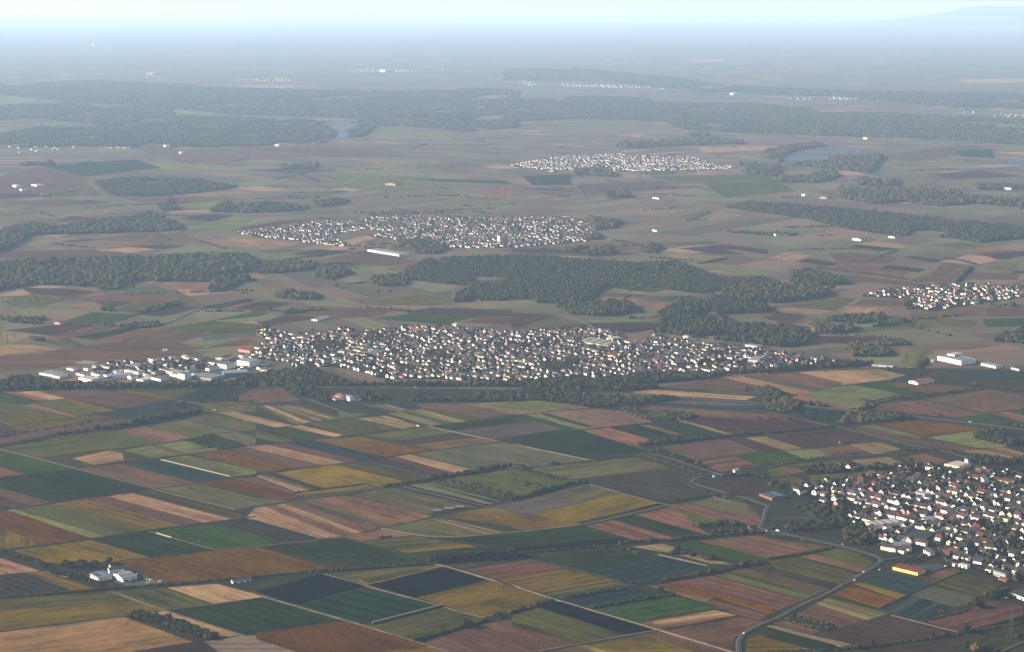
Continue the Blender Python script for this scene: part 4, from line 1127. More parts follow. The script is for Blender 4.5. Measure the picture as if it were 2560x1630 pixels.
# ------------------------------------------------------------------ individual trees: trunk + crown
def tree_meshes(seed, shape, mat):
    r = random.Random(seed)
    v0, f0 = [], []
    lob = []
    if shape == 'round': lob = [(0, 0, .62, .30)] + [(.30 * math.cos(t), .30 * math.sin(t), r.uniform(.42, .66), r.uniform(.19, .27)) for t in [i * 1.047 + r.uniform(-.3, .3) for i in range(6)]] + [(r.uniform(-.14, .14), r.uniform(-.14, .14), r.uniform(.76, .86), .17) for _ in range(3)]
    elif shape == 'tall': lob = [(r.uniform(-.06, .06), r.uniform(-.06, .06), .3 + .1 * i, .19 - .012 * i + r.uniform(-.02, .02)) for i in range(7)]
    else: lob = [(.34 * math.cos(t) * r.random(), .34 * math.sin(t) * r.random(), r.uniform(.3, .6), r.uniform(.22, .34)) for t in [i * 0.9 for i in range(7)]]
    V, F, T = [], [], []; off = 0
    for i, (x, y, z, s) in enumerate(lob):
        v, f = LUMPS[1][(seed + i) % 6]
        V.append(v * s * np.array([1, 1, .86]) + np.array([x, y, z])); F.append(f + off); off += len(v); T.append(np.full(len(v), r.random() * .3))
    # loose sprays of leaves round the outline
    n = 240; lv = []
    for _ in range(n):
        x, y, z, s = r.choice(lob); d = Vector((r.gauss(0, 1), r.gauss(0, 1), r.gauss(0, 1))).normalized() * s * r.uniform(.85, 1.25)
        c = Vector((x, y, z)) + d * 1.0; a = Vector((r.gauss(0, 1), r.gauss(0, 1), r.gauss(0, 1))).normalized() * .05; b_ = a.cross(d.normalized()).normalized() * .05
        lv += [c - a, c + b_, c + a]
    V.append(np.array([q[:] for q in lv])); F.append(np.arange(n * 3).reshape(-1, 3) + off); T.append(np.repeat([r.random() * .3 for _ in range(n)], 3))
    crown = np_mesh('crown', np.concatenate(V), np.concatenate(F), [mat], np.concatenate(T))
    t = MB(); t.cone(0, 0, 0, .5, .035, .018, 7)
    for i in range(4):
        q = 1.57 * i + r.random(); t.bar((0, 0, .3 + .03 * i), (.22 * math.cos(q), .22 * math.sin(q), .55 + .05 * i), .011)
    return t.mesh('trunk', M_BARK), crown

KINDS = {}
for key, shape, mat in (('round', 'round', M_LEAF), ('dark', 'round', M_DARK), ('tall', 'tall', M_DARK), ('grey', 'round', M_GREYL), ('autumn', 'round', M_AUT), ('orange', 'round', M_ORANGE), ('bushy', 'bush', M_DARK)):
    KINDS[key] = [tree_meshes(i * 7 + len(key), shape, mat) for i in range(4)]
NT = [0]
WORDS = ['first', 'second', 'third', 'fourth', 'fifth', 'sixth', 'seventh', 'eighth', 'ninth', 'tenth']
def ordn(i):
    if i < 10: return WORDS[i]
    n = i + 1
    return f"{n}{'th' if 10 <= n % 100 <= 20 else {1: 'st', 2: 'nd', 3: 'rd'}.get(n % 10, 'th')}"

def tree(x, y, h, kind, label, group=None, wide=1.0):
    tr, cr = KINDS[kind][NT[0] % 4]; NT[0] += 1
    e = empty('tree', (x, y, 0), rnd.uniform(0, 6.28)); e.scale = (h * wide, h * wide, h)
    tag(e, label, 'tree', group)
    link('trunk', tr, e); link('crown', cr, e)
    return e

def trow(txt, n, h, kind, label, group, jit=1.5, wide=1.0, side=0.0):
    """a row of separate trees; the label takes each tree's place in the row"""
    poly = pts(txt); seg = [math.hypot(b[0] - a[0], b[1] - a[1]) for a, b in zip(poly, poly[1:])]; tot = sum(seg)
    for i in range(n):
        d = tot * (i + .5) / n; k = 0
        while k < len(seg) - 1 and d > seg[k]: d -= seg[k]; k += 1
        t = d / seg[k]; a, b = poly[k], poly[k + 1]
        tree(a[0] + (b[0] - a[0]) * t + rnd.uniform(-jit, jit), a[1] + (b[1] - a[1]) * t + rnd.uniform(-jit, jit), h * rnd.uniform(.8, 1.2), kind, label.format(ordn(i)), group, wide)

trow('E-40,335 120,385 300,425 430,500 480,510', 22, 8.5, 'dark', '{} tree from the upper left end of the farm windbreak', 'windbreak trees leading to the white farm', 2.0, 1.1)
trow('E470,545 620,560 800,610 950,668', 15, 7.5, 'dark', '{} bushy tree in the row shading the front of the white halls', 'trees in front of the farm halls', 2.5, 1.2)
trow('E560,480 700,478 830,490', 8, 11, 'dark', '{} tall dark tree from the left behind the white farm', 'tall trees behind the farm', 3, 1.2)
trow('E1185,950 1500,1010 1800,1110 2010,1170', 24, 9, 'bushy', '{} tree along the front edge of the dark grove by the stubble field', 'front row of the dark grove', 1.8, 1.25)
trow('E1240,920 1560,975 1850,1075 2030,1150', 22, 9, 'bushy', '{} tree along the back edge of the dark grove by the pale strip', 'back row of the dark grove', 1.8, 1.25)
trow('F1640,440 1900,425 2408,395 G30,365', 22, 14, 'tall', '{} tree from the left in the black row by the railway', 'black tree row by the railway', 2, 1.5)
trow('F1660,425 1950,405 2408,380', 14, 13, 'tall', '{} tree from the left in the rear of the black railway tree row', 'rear of the black tree row', 2.5, 1.5)
trow('G1430,615 1560,595 1850,545', 9, 6.5, 'autumn', '{} brown bushy tree on the hedge under the striped teal field', 'brown hedge trees', 1.5, 1.4)
trow('A225,590 310,580 440,562', 6, 6, 'round', '{} small roadside tree by the upper left lane', 'small trees by the upper left lane', 1, 1)
trow('A735,500 860,478', 4, 6, 'dark', '{} small tree at the left end of the tall hedge', 'small trees by the tall hedge', 1, 1.1)
trow('A1460,290 1560,278', 4, 6, 'dark', '{} small tree in the dark field beyond the tall hedge', 'small trees beyond the hedge', 1, 1)
trow('A2040,200 2110,198', 3, 5, 'dark', '{} low tree before the grey trees by the junction', 'low trees by the junction', 1, 1)
trow('C2140,830 2408,780 D60,800', 14, 5, 'round', '{} young tree from the left along the lane by the pink field', 'young lane trees by the pink field', .7, .8)
trow('D150,770 600,720 950,690', 14, 4.5, 'round', '{} young tree along the lane above the village', 'young lane trees above the village', .7, .8)
TREES = [
 ('H1857,1098', 13, 'dark', 'round dark tree standing alone on the lower right field edge', 1), ('H978,1222', 12, 'tall', 'slim dark tree on the bank of the lowest brown field', 1.5), ('H845,1245', 8, 'bushy', 'low bushy tree just left of the slim bank tree', 1.4),
 ('H1548,1142', 10, 'tall', 'narrow dark tree above the lowest field bank', 1.3), ('H1660,1138', 8, 'round', 'thin crowned tree left of the round lone tree', 1.2), ('H1690,1135', 9.5, 'tall', 'small pointed tree left of the round lone tree', 1.3),
 ('H1640,925', 8, 'round', 'round tree on the low hedge of the striped vegetable field', 1.2), ('H1955,860', 14, 'dark', 'largest dark tree, at the corner of the striped vegetable field', 1.3), ('H2000,858', 9, 'bushy', 'bush leaning against the largest dark field tree', 1.4),
 ('H2365,1168', 11, 'dark', 'dark cone shaped tree at the foot of the pylon', 1.1), ('H1868,1245', 11, 'tall', 'dark tree on the bottom edge behind the orange tree', 1.5), ('H1960,1290', 15, 'orange', 'orange autumn tree on the bottom edge', 1.2), ('H2060,1290', 12, 'dark', 'dark tree right of the orange tree on the bottom edge', 1.4),
 ('H2060,770', 11, 'grey', 'pale olive tree beside the tall bushes at the village end', 1.0), ('H2130,775', 13, 'dark', 'broad dark tree beside the lowest village building', 1.4), ('H2180,760', 13, 'dark', 'dark tree touching the lowest village building', 1.3),
 ('H2400,590', 12, 'dark', 'dark village tree at the right edge above the orange hut', 1.5), ('H2330,600', 11, 'dark', 'dark tree right of the pale office with pilasters', 1.4),
 ('C1205,630', 12, 'autumn', 'leftmost big brown tree at the pink field corner', 1.3), ('C1290,612', 12, 'autumn', 'second big brown tree from the pink field corner', 1.3), ('C1372,600', 12, 'autumn', 'middle big brown tree on the long hedge', 1.2), ('C1442,592', 13, 'autumn', 'fourth big brown tree on the long hedge', 1.1), ('C1545,582', 14, 'autumn', 'roundest and rightmost big brown tree on the long hedge', 1.3),
 ('C1310,692', 9, 'autumn', 'brown tree by the track crossing below the big brown trees', 1.3), ('C1385,690', 12, 'autumn', 'taller brown tree by the track crossing', 1.1), ('C1520,728', 10, 'autumn', 'small brown tree beside the lane', 1.1), ('C1640,770', 9, 'dark', 'dark bushy tree by the lane below the brown trees', 1.6), ('C1755,808', 12, 'autumn', 'brown tree at the left corner of the reddish field', 1.3),
 ('C2045,1085', 10, 'autumn', 'round brown tree alone on the dark field edge near the orange barn', 1.4), ('C390,797', 7, 'dark', 'dark round bush on the track corner', 1.6), ('C2328,372', 8, 'dark', 'single round tree on the mauve field', 1.2), ('C1780,985', 7, 'grey', 'pale bushy tree inside the road bend', 1.2), ('C2060,905', 9, 'dark', 'dark tree left of the small white pump house', 1.5),
 ('G1135,655', 9, 'autumn', 'upright brown tree at the hedge corner of the teal field', 1), ('G1388,712', 9, 'dark', 'round dark tree beside the reed patch', 1.4), ('G1290,645', 6, 'dark', 'small dark tree on the hedge left of the brown bushes', 1.5), ('G1880,540', 10, 'autumn', 'biggest brown tree at the right end of the teal field', 1.3), ('G1940,540', 7, 'dark', 'dark tree behind the biggest brown tree', 1.3),
 ('G2090,490', 7, 'autumn', 'brown tree left of the field track end', 1.3), ('G2170,470', 9, 'autumn', 'brown leaning tree near the field track end', 1.3), ('G2215,450', 8, 'dark', 'dark tree above the field track end', 1.2), ('G2330,445', 5, 'dark', 'small dark bush beyond the field track end', 1.5), ('G315,165', 7, 'dark', 'lone dark tree standing inside the dark green field', 1.2), ('G1565,345', 13, 'dark', 'tallest tree in the garden thicket among the fields', .9),
 ('F2268,955', 10, 'dark', 'upright dark tree at the end of the lower hedge', 1.2), ('F2310,960', 6, 'dark', 'short dark tree right of the upright hedge tree', 1.5), ('F1985,1045', 14, 'dark', 'taller pointed tree in the lower hedge', 1.1),
 ('E1020,450', 12, 'dark', 'dark tree behind the red roofed farmhouse', 1.1), ('E895,480', 12, 'dark', 'dark twin tree left of the farmhouse', 1.2), ('E770,480', 13, 'dark', 'broadest dark tree behind the farm', 1.4),
 ('A62,545', 12, 'dark', 'large dark roadside tree on the upper left lane', 1), ('A135,525', 8, 'dark', 'smaller dark roadside tree right of the large one', 1), ('A245,502', 7, 'dark', 'third roadside tree along the ochre strip', 1), ('A340,495', 8, 'round', 'fourth roadside tree along the ochre strip', 1), ('A430,480', 8, 'round', 'fifth roadside tree along the ochre strip', 1), ('A610,450', 8, 'round', 'roadside tree halfway along the ochre strip', 1), ('A765,432', 9, 'dark', 'roadside tree near the brown wedge field', 1.1), ('A838,418', 10, 'dark', 'last and tallest roadside tree of the ochre strip', 1),
 ('A1660,258', 12, 'grey', 'pale grey tree left of the taller pale one', 1.3), ('A1715,248', 14, 'grey', 'tallest pale grey tree beyond the tall hedge', 1), ('A1335,375', 12, 'grey', 'pale grey tree rising out of the tall hedge', 1.3), ('A2135,198', 13, 'grey', 'left grey tree of three by the junction', 1.1), ('A2180,200', 12, 'grey', 'middle grey tree of three by the junction', 1.1), ('A2222,200', 11, 'grey', 'right grey tree of three by the junction', 1), ('A1890,213', 7, 'dark', 'dark tree left of the two small ones near the junction', 1), ('A1925,212', 6, 'dark', 'small dark tree near the junction', 1), ('A2018,203', 7, 'dark', 'dark tree above the ochre junction field', 1), ('A2362,215', 7, 'dark', 'dark tree right of the ochre junction field', 1),
 ('D1022,820', 13, 'dark', 'large dark tree above the village beside the stubble', 1.2), ('D188,385', 12, 'grey', 'pale round tree beside the country road', 1), ('D1250,185', 12, 'grey', 'pale tree on the thin hedge by the bright green field', 1.2), ('D1700,128', 9, 'grey', 'left pale tree of the far hedge pair', 1.3), ('D1745,125', 11, 'grey', 'right pale tree of the far hedge pair', 1.1), ('D1800,125', 9, 'dark', 'dark tree beside the pale far pair', 1), ('D1950,60', 13, 'grey', 'tall pale tree by the red roofed barn', 1.2), ('D1625,352', 8, 'dark', 'dark tree beside the straight road', 1.2), ('D1485,340', 6, 'dark', 'small dark tree beside the straight road', 1.4), ('D1120,300', 7, 'dark', 'dark tree on the upper verge of the straight road', 1), ('D400,235', 10, 'dark', 'dark tree on the straight road verge near the crossing', 1.3), ('D15,378', 8, 'dark', 'left of two dark trees on the mauve field corner', 1.1), ('D62,382', 7, 'dark', 'right of two dark trees on the mauve field corner', 1.2),
 ('D440,1285', 9, 'orange', 'bright orange tree at the village edge by the road loop', 1.3), ('H2060,160', 8, 'dark', 'dark tree between white houses at the right', 1.4), ('H2275,275', 10, 'orange', 'orange brown tree among dark gardens at the right edge', 1.3), ('H2130,280', 10, 'dark', 'dark garden tree left of the orange brown one', 1.5),
 ('M1250,460', 14, 'dark', 'lone dark tree in front of the long far wood', 1), ('M1030,440', 14, 'grey', 'pale tree at the lower edge of the long far wood', .9), ('P600,470', 22, 'dark', 'tall umbrella shaped tree by the poplars', 1.1), ('P1660,720', 9, 'dark', 'single dark tree below the right hand village', 1.3), ('P1310,640', 18, 'dark', 'tall dark tree at the left end of the right hand village', 1.3), ('N760,450', 14, 'autumn', 'pale brown tree in the meadow beside the forest', 1), ('N1150,500', 12, 'autumn', 'left pale brown tree in the middle meadow', 1), ('N1260,500', 12, 'autumn', 'right pale brown tree in the middle meadow', 1), ('N1000,590', 6, 'dark', 'tiny dark tree in the meadow', 1.3), ('O580,690', 18, 'autumn', 'pale olive tree in the grove beside the pale field', 1), 
 ('I1640,105', 14, 'dark', 'dark tree by the far farm gardens', 1), ('I790,110', 13, 'dark', 'pointed dark tree near the far pylon', 1.2), ('I2050,165', 20, 'autumn', 'pale twin tree above the second white town', .9), ('I2080,165', 18, 'autumn', 'right hand pale twin tree above the second white town', .9)]
for p, h, k, lab, wd in TREES:
    x, y = P1(p); tree(x, y, h, k, lab, None, wd)
trow('N190,530 590,555', 8, 12, 'grey', '{} grey poplar from the left in the short meadow row', 'grey poplars in the meadow', 2, 1.2)

# orchard bushes: low, alike, each its own object
BUSH = [lumps_mesh('orchard_bush', np.array([0.0, 1.1, -1.0]), np.array([0.0, .6, -.7]), np.array([2.0, 1.5, 1.6]), np.array([3.2, 2.5, 2.6]), m, 1, np.array([.2, .5, .8])) for m in (M_DARK, M_LEAF, M_GREYL)]
def bushes(txt, s, label, group, keep=.9):
    X, Y = scatter(pts(txt), s, .3)
    for x, y in zip(X, Y):
        if rnd.random() > keep: continue
        o = link('orchard_bush', BUSH[rnd.choice((0, 0, 1, 1, 2))], loc=(x, y, 0), rz=rnd.random() * 6); sc = rnd.uniform(.8, 1.4); o.scale = (sc, sc, sc)
        tag(o, label, 'bush', group)
bushes('B1660,955 1760,930 2000,960 2200,1010 2408,1060 C60,1100 B2380,1130 1900,1010', 11, 'grey-green bush in the lower rows of the overgrown orchard', 'lower orchard bushes', .75)
bushes('C160,860 350,890 560,945 500,950 330,920 120,870', 10, 'dark bush in the upper row of the overgrown orchard', 'upper orchard bushes', .8)
bushes('C0,930 200,960 300,1010 240,1030 0,965', 12, 'dark bush in the middle row of the overgrown orchard', 'middle orchard bushes')
bushes('A1770,560 1990,520 2000,545 1840,590 1900,620 2080,640 2280,620 2200,585 2140,560 2300,605 2310,625 2100,655 1900,635', 9, 'dark bush on the border of the small fenced orchard', 'small orchard bushes')
# ------------------------------------------------------------------ buildings
WALLS = {'white': flat_mat('white_render', (226, 220, 208), (206, 198, 186), 0.3, rand=.08), 'cream': flat_mat('cream_render', (226, 208, 168), (206, 188, 150), 0.3, rand=.08),
         'yellow': flat_mat('yellow_render', (230, 204, 104), (214, 188, 92), 0.3), 'grey': flat_mat('grey_cladding', (168, 170, 172), (150, 152, 154), 0.3), 'pink': flat_mat('pink_render', (206, 158, 138), (186, 140, 122), 0.3, rand=.08),
         'orange': flat_mat('orange_brick', (142, 92, 66), (122, 80, 58), 0.4), 'blue': flat_mat('blue_cladding', (58, 104, 170), (48, 90, 150), 0.2), 'wood': flat_mat('weathered_boards', (110, 88, 70), (84, 68, 56), 0.6)}
ROOFS = {'dark': flat_mat('dark_tiles', (36, 32, 32), (27, 25, 26), 0.4, rand=.25), 'brown': flat_mat('brown_tiles', (56, 42, 38), (44, 34, 32), 0.4, rand=.25), 'red': flat_mat('red_tiles', (98, 46, 36), (76, 38, 32), 0.4, rand=.25),
         'slate': flat_mat('slate_tiles', (46, 47, 52), (36, 38, 42), 0.4, rand=.2), 'light': flat_mat('pale_metal_roof', (120, 122, 128), (98, 100, 106), 0.15), 'white': flat_mat('white_roof', (160, 156, 150), (136, 132, 128), 0.15),
         'grey': flat_mat('grey_gravel_roof', (86, 82, 80), (68, 66, 65), 0.15), 'darkred': flat_mat('dark_red_roof', (112, 34, 34), (90, 28, 30), 0.3), 'brightred': flat_mat('bright_red_roof', (124, 64, 54), (104, 54, 47), 0.3), 'cream': flat_mat('cream_roof', (150, 138, 112), (120, 110, 92), 0.1),
         'pv': flat_mat('solar_glass', (30, 34, 46), (24, 28, 40), 0.6, rough=.25, spec=.5)}
M_GLASS = flat_mat('window_glass', (48, 54, 62), (36, 40, 48), 0.5, rough=.2, spec=.5)
M_DOOR = flat_mat('gate_paint', (96, 92, 90), (80, 76, 74), 0.5)
M_CHIM = flat_mat('chimney_brick', (128, 84, 70), (104, 70, 60), 1.0)

def gable_walls(w, l, h, rh):
    """walls of a w (x, ridge direction) by l house, gable ends closed"""
    m = MB(); x, y = w / 2, l / 2
    m.poly([(-x, -y, 0), (x, -y, 0), (x, -y, h), (-x, -y, h)]); m.poly([(x, y, 0), (-x, y, 0), (-x, y, h), (x, y, h)])
    m.poly([(x, -y, 0), (x, y, 0), (x, y, h), (x, 0, h + rh), (x, -y, h)]); m.poly([(-x, y, 0), (-x, -y, 0), (-x, -y, h), (-x, 0, h + rh), (-x, y, h)])
    return m
def gable_roof(w, l, h, rh, ov=.5, th=.25):
    m = MB(); x = w / 2 + ov; y = l / 2 + ov; e = h - rh * ov / (l / 2)
    for s in (-1, 1):
        a = [(-x, s * y, e + .03), (x, s * y, e + .03), (x, 0, h + rh + .03), (-x, 0, h + rh + .03)]
        b = [(p[0], p[1], p[2] + th) for p in a]
        if s > 0: a.reverse(); b.reverse()
        m.poly(b); m.poly(a[::-1])
        m.poly([a[0], a[1], b[1], b[0]]); 
        m.poly([a[1], a[2], b[2], b[1]]); m.poly([a[3], a[0], b[0], b[3]])
    return m
def flat_parts(w, l, h):
    m = MB(); m.box(-w / 2, w / 2, -l / 2, l / 2, 0, h)
    r = MB(); r.box(-w / 2 - .2, w / 2 + .2, -l / 2 - .2, l / 2 + .2, h + .01, h + .35); r.box(-w / 2 + .6, w / 2 - .6, -l / 2 + .6, l / 2 - .6, h + .36, h + .42)
    return m, r

def footprint(txt):
    a, b, c = [Vector(p) for p in pts(txt)]
    e1, e2 = b - a, c - b
    if e1.length > e2.length: long, short = e1, e2
    else: long, short = e2, e1
    u = long.normalized(); s = short - u * short.dot(u); sgn = s
    L, W = long.length, max(s.length, 3.0)
    # corner a/b/c: centre of the rectangle whose long side is the measured one
    if e1.length > e2.length: base = a + u * L / 2
    else: base = b + u * L / 2
    away = s.normalized() if e1.length > e2.length else -s.normalized()
    cen = base + away * W / 2
    return cen, L, W, math.atan2(u.y, u.x)

def building(txt, h, rh, wall, roof, name, label, cat='building', gate=0, win=0, sky=0, pv=0, ridge='long', rows=1, deep=None):
    """three ground corners (left, near, right); the parts are meshes of their own"""
    cen, L, W, rz = footprint(txt)
    if deep: W = deep
    L, W = max(L, 6), max(W, 5)
    if ridge == 'short': L, W, rz = W, L, rz + math.pi / 2
    e = empty(name, (cen.x, cen.y, 0), rz); tag(e, label, cat)
    if rh > 0:
        link('wall', gable_walls(L, W, h, rh).mesh('wall', WALLS[wall]), e); r = link('roof', gable_roof(L, W, h, rh).mesh('roof', ROOFS[roof]), e)
    else:
        a, b = flat_parts(L, W, h); link('wall', a.mesh('wall', WALLS[wall]), e); r = link('roof', b.mesh('roof', ROOFS[roof]), e)
    if sky:
        for k in range(sky):
            m = MB(); x = -L / 2 + L * (k + .5) / sky; q = L / sky * .22
            if rh > 0:
                for s in (-1, 1):
                    y0, y1 = s * W * .14, s * W * .36; z0, z1 = h + rh * (1 - .28) + .32, h + rh * (1 - .72) + .32
                    m.poly([(x - q, y0, z0), (x + q, y0, z0), (x + q, y1, z1), (x - q, y1, z1)][::s])
            else: m.box(x - q, x + q, -W * .36, W * .36, h + .42, h + 1.1)
            link('skylight', m.mesh('skylight', ROOFS['white'] if roof != 'white' else M_GLASS), r)
    if pv and rh > 0:
        m = MB()
        for s in (-1, 1):
            y0, y1 = s * W * .08, s * W * .42; z0, z1 = h + rh * (1 - .16) + .33, h + rh * (1 - .84) + .33
            m.poly([(-L * .42, y0, z0), (L * .42, y0, z0), (L * .42, y1, z1), (-L * .42, y1, z1)][::s])
        link('solar_panel', m.mesh('solar_panel', ROOFS['pv']), r)
    for k in range(gate):
        for s in (-1, 1):
            m = MB(); x = -L / 2 + L * (k + .5) / gate; m.box(x - 1.8, x + 1.8, s * (W / 2 + .04) - .04, s * (W / 2 + .04) + .04, .05, min(4, h * .75)); link('door', m.mesh('door', M_DOOR), e)
    if win:
        for rr in range(rows):
            for k in range(win):
                for s in (-1, 1):
                    m = MB(); x = -L / 2 + L * (k + .5) / win; z = h * (rr + .45) / rows; q = L / win * .3; m.box(x - q, x + q, s * (W / 2 + .04) - .04, s * (W / 2 + .04) + .04, z, z + h / rows * .38)
                    link('window', m.mesh('window', M_GLASS), e)
    return e

LM = []      # landmarks used in house and tree labels
def B(txt, h, rh, wall, roof, name, label, short=None, **k):
    e = building(txt, h, rh, wall, roof, name, label, **k)
    if short: LM.append((e.location.x, e.location.y, short))
    OCC.append((e.location.x, e.location.y, footprint(txt)[1] * .5 + 7, footprint(txt)[2] * .5 + 7, footprint(txt)[3]))
    return e
OCC = []

# the white farm, lower left
B('Z725,500 868,575 1088,538', 7.0, 2.6, 'white', 'light', 'farm_hall', 'large white farm hall with pale grey gabled roof, gable towards the road', ridge='short', gate=2, cat='farm hall')
B('Z385,492 508,556 722,520', 6.0, 1.4, 'white', 'light', 'farm_hall', 'white farm hall with a dark solar strip along its pale roof', cat='farm hall', pv=1, win=5)
B('Z575,418 668,448 900,425', 7.0, 2.4, 'white', 'brown', 'farm_barn', 'white farm barn with brown roof behind the two pale halls', cat='barn', gate=1)
B('Z642,352 690,366 770,352', 4.2, 2.8, 'cream', 'red', 'farmhouse', 'cream farmhouse with red tiled roof at the back of the farmyard', cat='house', win=3)
B('E2160,628 2188,640 2362,618', 4.2, 1.0, 'white', 'slate', 'field_shed', 'long low shed with one white end by the railway hedge', cat='shed', gate=3)
# farm at the junction
B('B742,172 792,190 838,176', 7, 5.0, 'white', 'brightred', 'farmhouse', 'junction farmhouse with steep pink red roof', cat='house', win=3)
B('B828,182 882,200 915,188', 9, 2, 'white', 'light', 'farm_tower_house', 'tall white house right of the pink red roof', cat='house', win=3, rows=2)
B('B672,178 745,196 800,182', 4, 2.5, 'cream', 'brightred', 'farm_stable', 'long low stable with pinkish roof at the junction farm', cat='stable', gate=2)
B('B905,188 960,198 990,190', 4, 1.5, 'white', 'grey', 'farm_shed', 'low white shed at the right end of the junction farm', cat='shed', gate=1)
B('D650,592 682,603 775,598', 3.8, 1.2, 'wood', 'slate', 'field_barn', 'weathered wooden barn alone on the dark ploughed field', cat='barn', gate=1)
B('B1512,432 1535,440 1568,432', 3, 1.0, 'pink', 'brown', 'field_hut', 'small pinkish hut where the white track begins', cat='hut', gate=1)
B('C2083,866 2096,872 2136,860', 5.0, 0, 'white', 'white', 'pump_house', 'small white flat roofed pump house beside the lane', cat='pump house', gate=1)
B('C1890,912 1900,918 1990,905', 3.5, 0, 'grey', 'grey', 'field_depot', 'low grey depot with a white end beside the lane bend', cat='shed', gate=1)
# near village, big buildings
B('C2325,1092 D38,1136 150,1105', 5, 0.9, 'orange', 'slate', 'solar_barn', 'orange barn with low dark solar roof at the near village edge', 'orange solar barn', cat='barn', pv=1, gate=2)
B('H1172,508 1406,564 1500,536', 5.6, 2.2, 'yellow', 'darkred', 'market_hall', 'long market hall with bright yellow front and dark red roof', 'yellow market hall', cat='market')
B('H862,92 1005,128 1275,92', 6.0, 0, 'cream', 'light', 'grey_hall', 'widest grey flat roofed hall with cream end walls in near village', 'widest grey hall', cat='hall', gate=2, sky=4)
B('H1395,45 1500,70 1610,50', 4.5, 1.0, 'white', 'light', 'workshop_hall', 'workshop hall with pale shining roof behind the widest grey hall', 'pale shining workshop', cat='workshop', gate=2)
B('H1262,205 1445,245 1562,175', 5.0, 0, 'pink', 'slate', 'warehouse', 'dark flat roofed warehouse with pinkish front in near village', 'dark pink fronted warehouse', cat='warehouse', gate=3)
B('H1078,282 1200,308 1345,290', 4.5, 1.2, 'white', 'light', 'greenhouse_hall', 'long hall with silvery roof beside the village entrance', 'silvery roofed hall', cat='hall', gate=2)
B('D1635,822 1800,846 1912,815', 6, 0, 'cream', 'cream', 'sports_hall', 'broad cream sports hall with striped flat roof behind the village', 'cream sports hall', cat='sports hall', sky=5)
B('D2092,968 2262,1000 2280,985', 9, 2.5, 'cream', 'red', 'school_building', 'long cream building with a row of windows at the right edge', 'long cream windowed block', cat='school', win=9, rows=2)
B('H1858,385 1882,398 1976,388', 6.5, 6, 'white', 'red', 'large_house', 'large house with big red roof facing the road in near village', 'big red roofed house', cat='house', win=4)
B('H1788,478 1870,498 1910,488', 5.0, 0, 'white', 'white', 'store', 'low white box shaped store near the market hall', 'white box store', cat='store', gate=2)
B('H1738,470 1755,475 1772,470', 4, 0, 'white', 'white', 'kiosk', 'tiny white kiosk left of the white box store', cat='kiosk', gate=1)
B('H2118,560 2232,598 2275,580', 9.5, 1.5, 'grey', 'slate', 'office_building', 'pale office block with upright pilasters and bluish roof', 'pale pilastered office', cat='office', win=6, rows=2)
B('H2165,600 2240,622 2272,608', 3.0, 0.8, 'orange', 'brightred', 'garden_hall', 'low orange hut in front of the pale pilastered office', 'orange hut', cat='hut', gate=1)
B('H2258,740 2408,800 2520,760', 5, 0, 'white', 'slate', 'depot', 'lowest white walled depot with dark flat roof at right edge', 'lowest white depot', cat='depot', gate=3)
B('H1462,345 1522,378 1556,366', 6, 4.5, 'white', 'slate', 'large_house', 'big white gabled house above the striped allotments', 'big white allotment house', cat='house', win=3)
B('D735,825 772,836 838,820', 4, 4, 'white', 'red', 'farmhouse', 'red roofed farmhouse above the near village by the lane', 'red farmhouse on the lane', cat='house', win=2)
B('D668,815 690,823 712,814', 5, 3, 'white', 'slate', 'house_on_lane', 'small white house left of the red roofed lane farmhouse', cat='house', win=2)
B('D1850,770 1880,780 1950,770', 5, 3, 'white', 'red', 'club_house', 'red roofed club house in the dark trees above the village', 'red club house', cat='club house', win=2)
B('D1990,850 2060,862 2140,845', 5, 4, 'pink', 'red', 'terrace_house', 'long red tiled terrace at the upper right of the near village', 'upper red terrace', cat='house', win=5)
B('D2210,868 2280,880 2350,860', 5, 4, 'white', 'red', 'terrace_house', 'red tiled terrace with white walls at the far right village corner', 'far right red terrace', cat='house', win=5)
B('D1700,1010 1760,1030 1820,1020', 6, 4.5, 'white', 'red', 'inn', 'white inn with red roof in the middle of the near village', 'white inn with red roof', cat='inn', win=4)
B('D1290,1010 1330,1022 1400,1000', 5, 4, 'pink', 'red', 'farmhouse', 'red barn house in the left part of the near village', 'red barn house', cat='house', win=2)
B('D1380,1090 1480,1115 1530,1100', 7, 3, 'white', 'light', 'parish_hall', 'long white parish hall in the near village centre', 'long white parish hall', cat='hall', win=5)
B('D2000,960 2030,990 2060,970', 11, 6, 'white', 'slate', 'church', 'tall white village church nave near the cream windowed block', 'white village church', cat='church', win=4)
B('D950,1040 985,1052 1015,1040', 5, 4.5, 'pink', 'red', 'barn_house', 'bright red roofed house in the left rows of the near village', 'bright red left house', cat='house', win=2)
# middle distance
B('J1858,957 1908,965 1986,952', 6, 2.4, 'white', 'brightred', 'red_barn', 'white barn with long bright red roof alone on the fields', cat='barn', gate=2)
B('J2000,848 2112,872 2162,858', 11, 0, 'white', 'white', 'factory', 'large white factory block on the far right', cat='factory', gate=4, sky=6)
B('J2040,845 2080,850 2120,842', 15, 0, 'white', 'white', 'factory_upper_hall', 'white upper hall rising behind the large white factory', cat='factory')
B('J2205,872 2275,887 2300,880', 6, 1, 'white', 'light', 'works_hall', 'white works hall right of the large factory', cat='hall', gate=2)
B('J2338,892 2385,900 2450,892', 6, 0, 'grey', 'slate', 'works_office', 'grey windowed works building at the right edge', cat='office', win=8)
B('J1655,868 1690,875 1790,882', 4, 0, 'white', 'light', 'road_depot', 'low white road depot right of the long town', cat='depot', gate=2)
B('J1958,852 1980,858 1990,852', 4, 0, 'white', 'white', 'gate_house', 'small white gate house left of the large factory', cat='hut', gate=1)
B('M495,795 565,800 650,785', 6, 2, 'pink', 'red', 'red_farm_barn', 'red roofed barn with pale pink end on the left plain', cat='barn', gate=1)
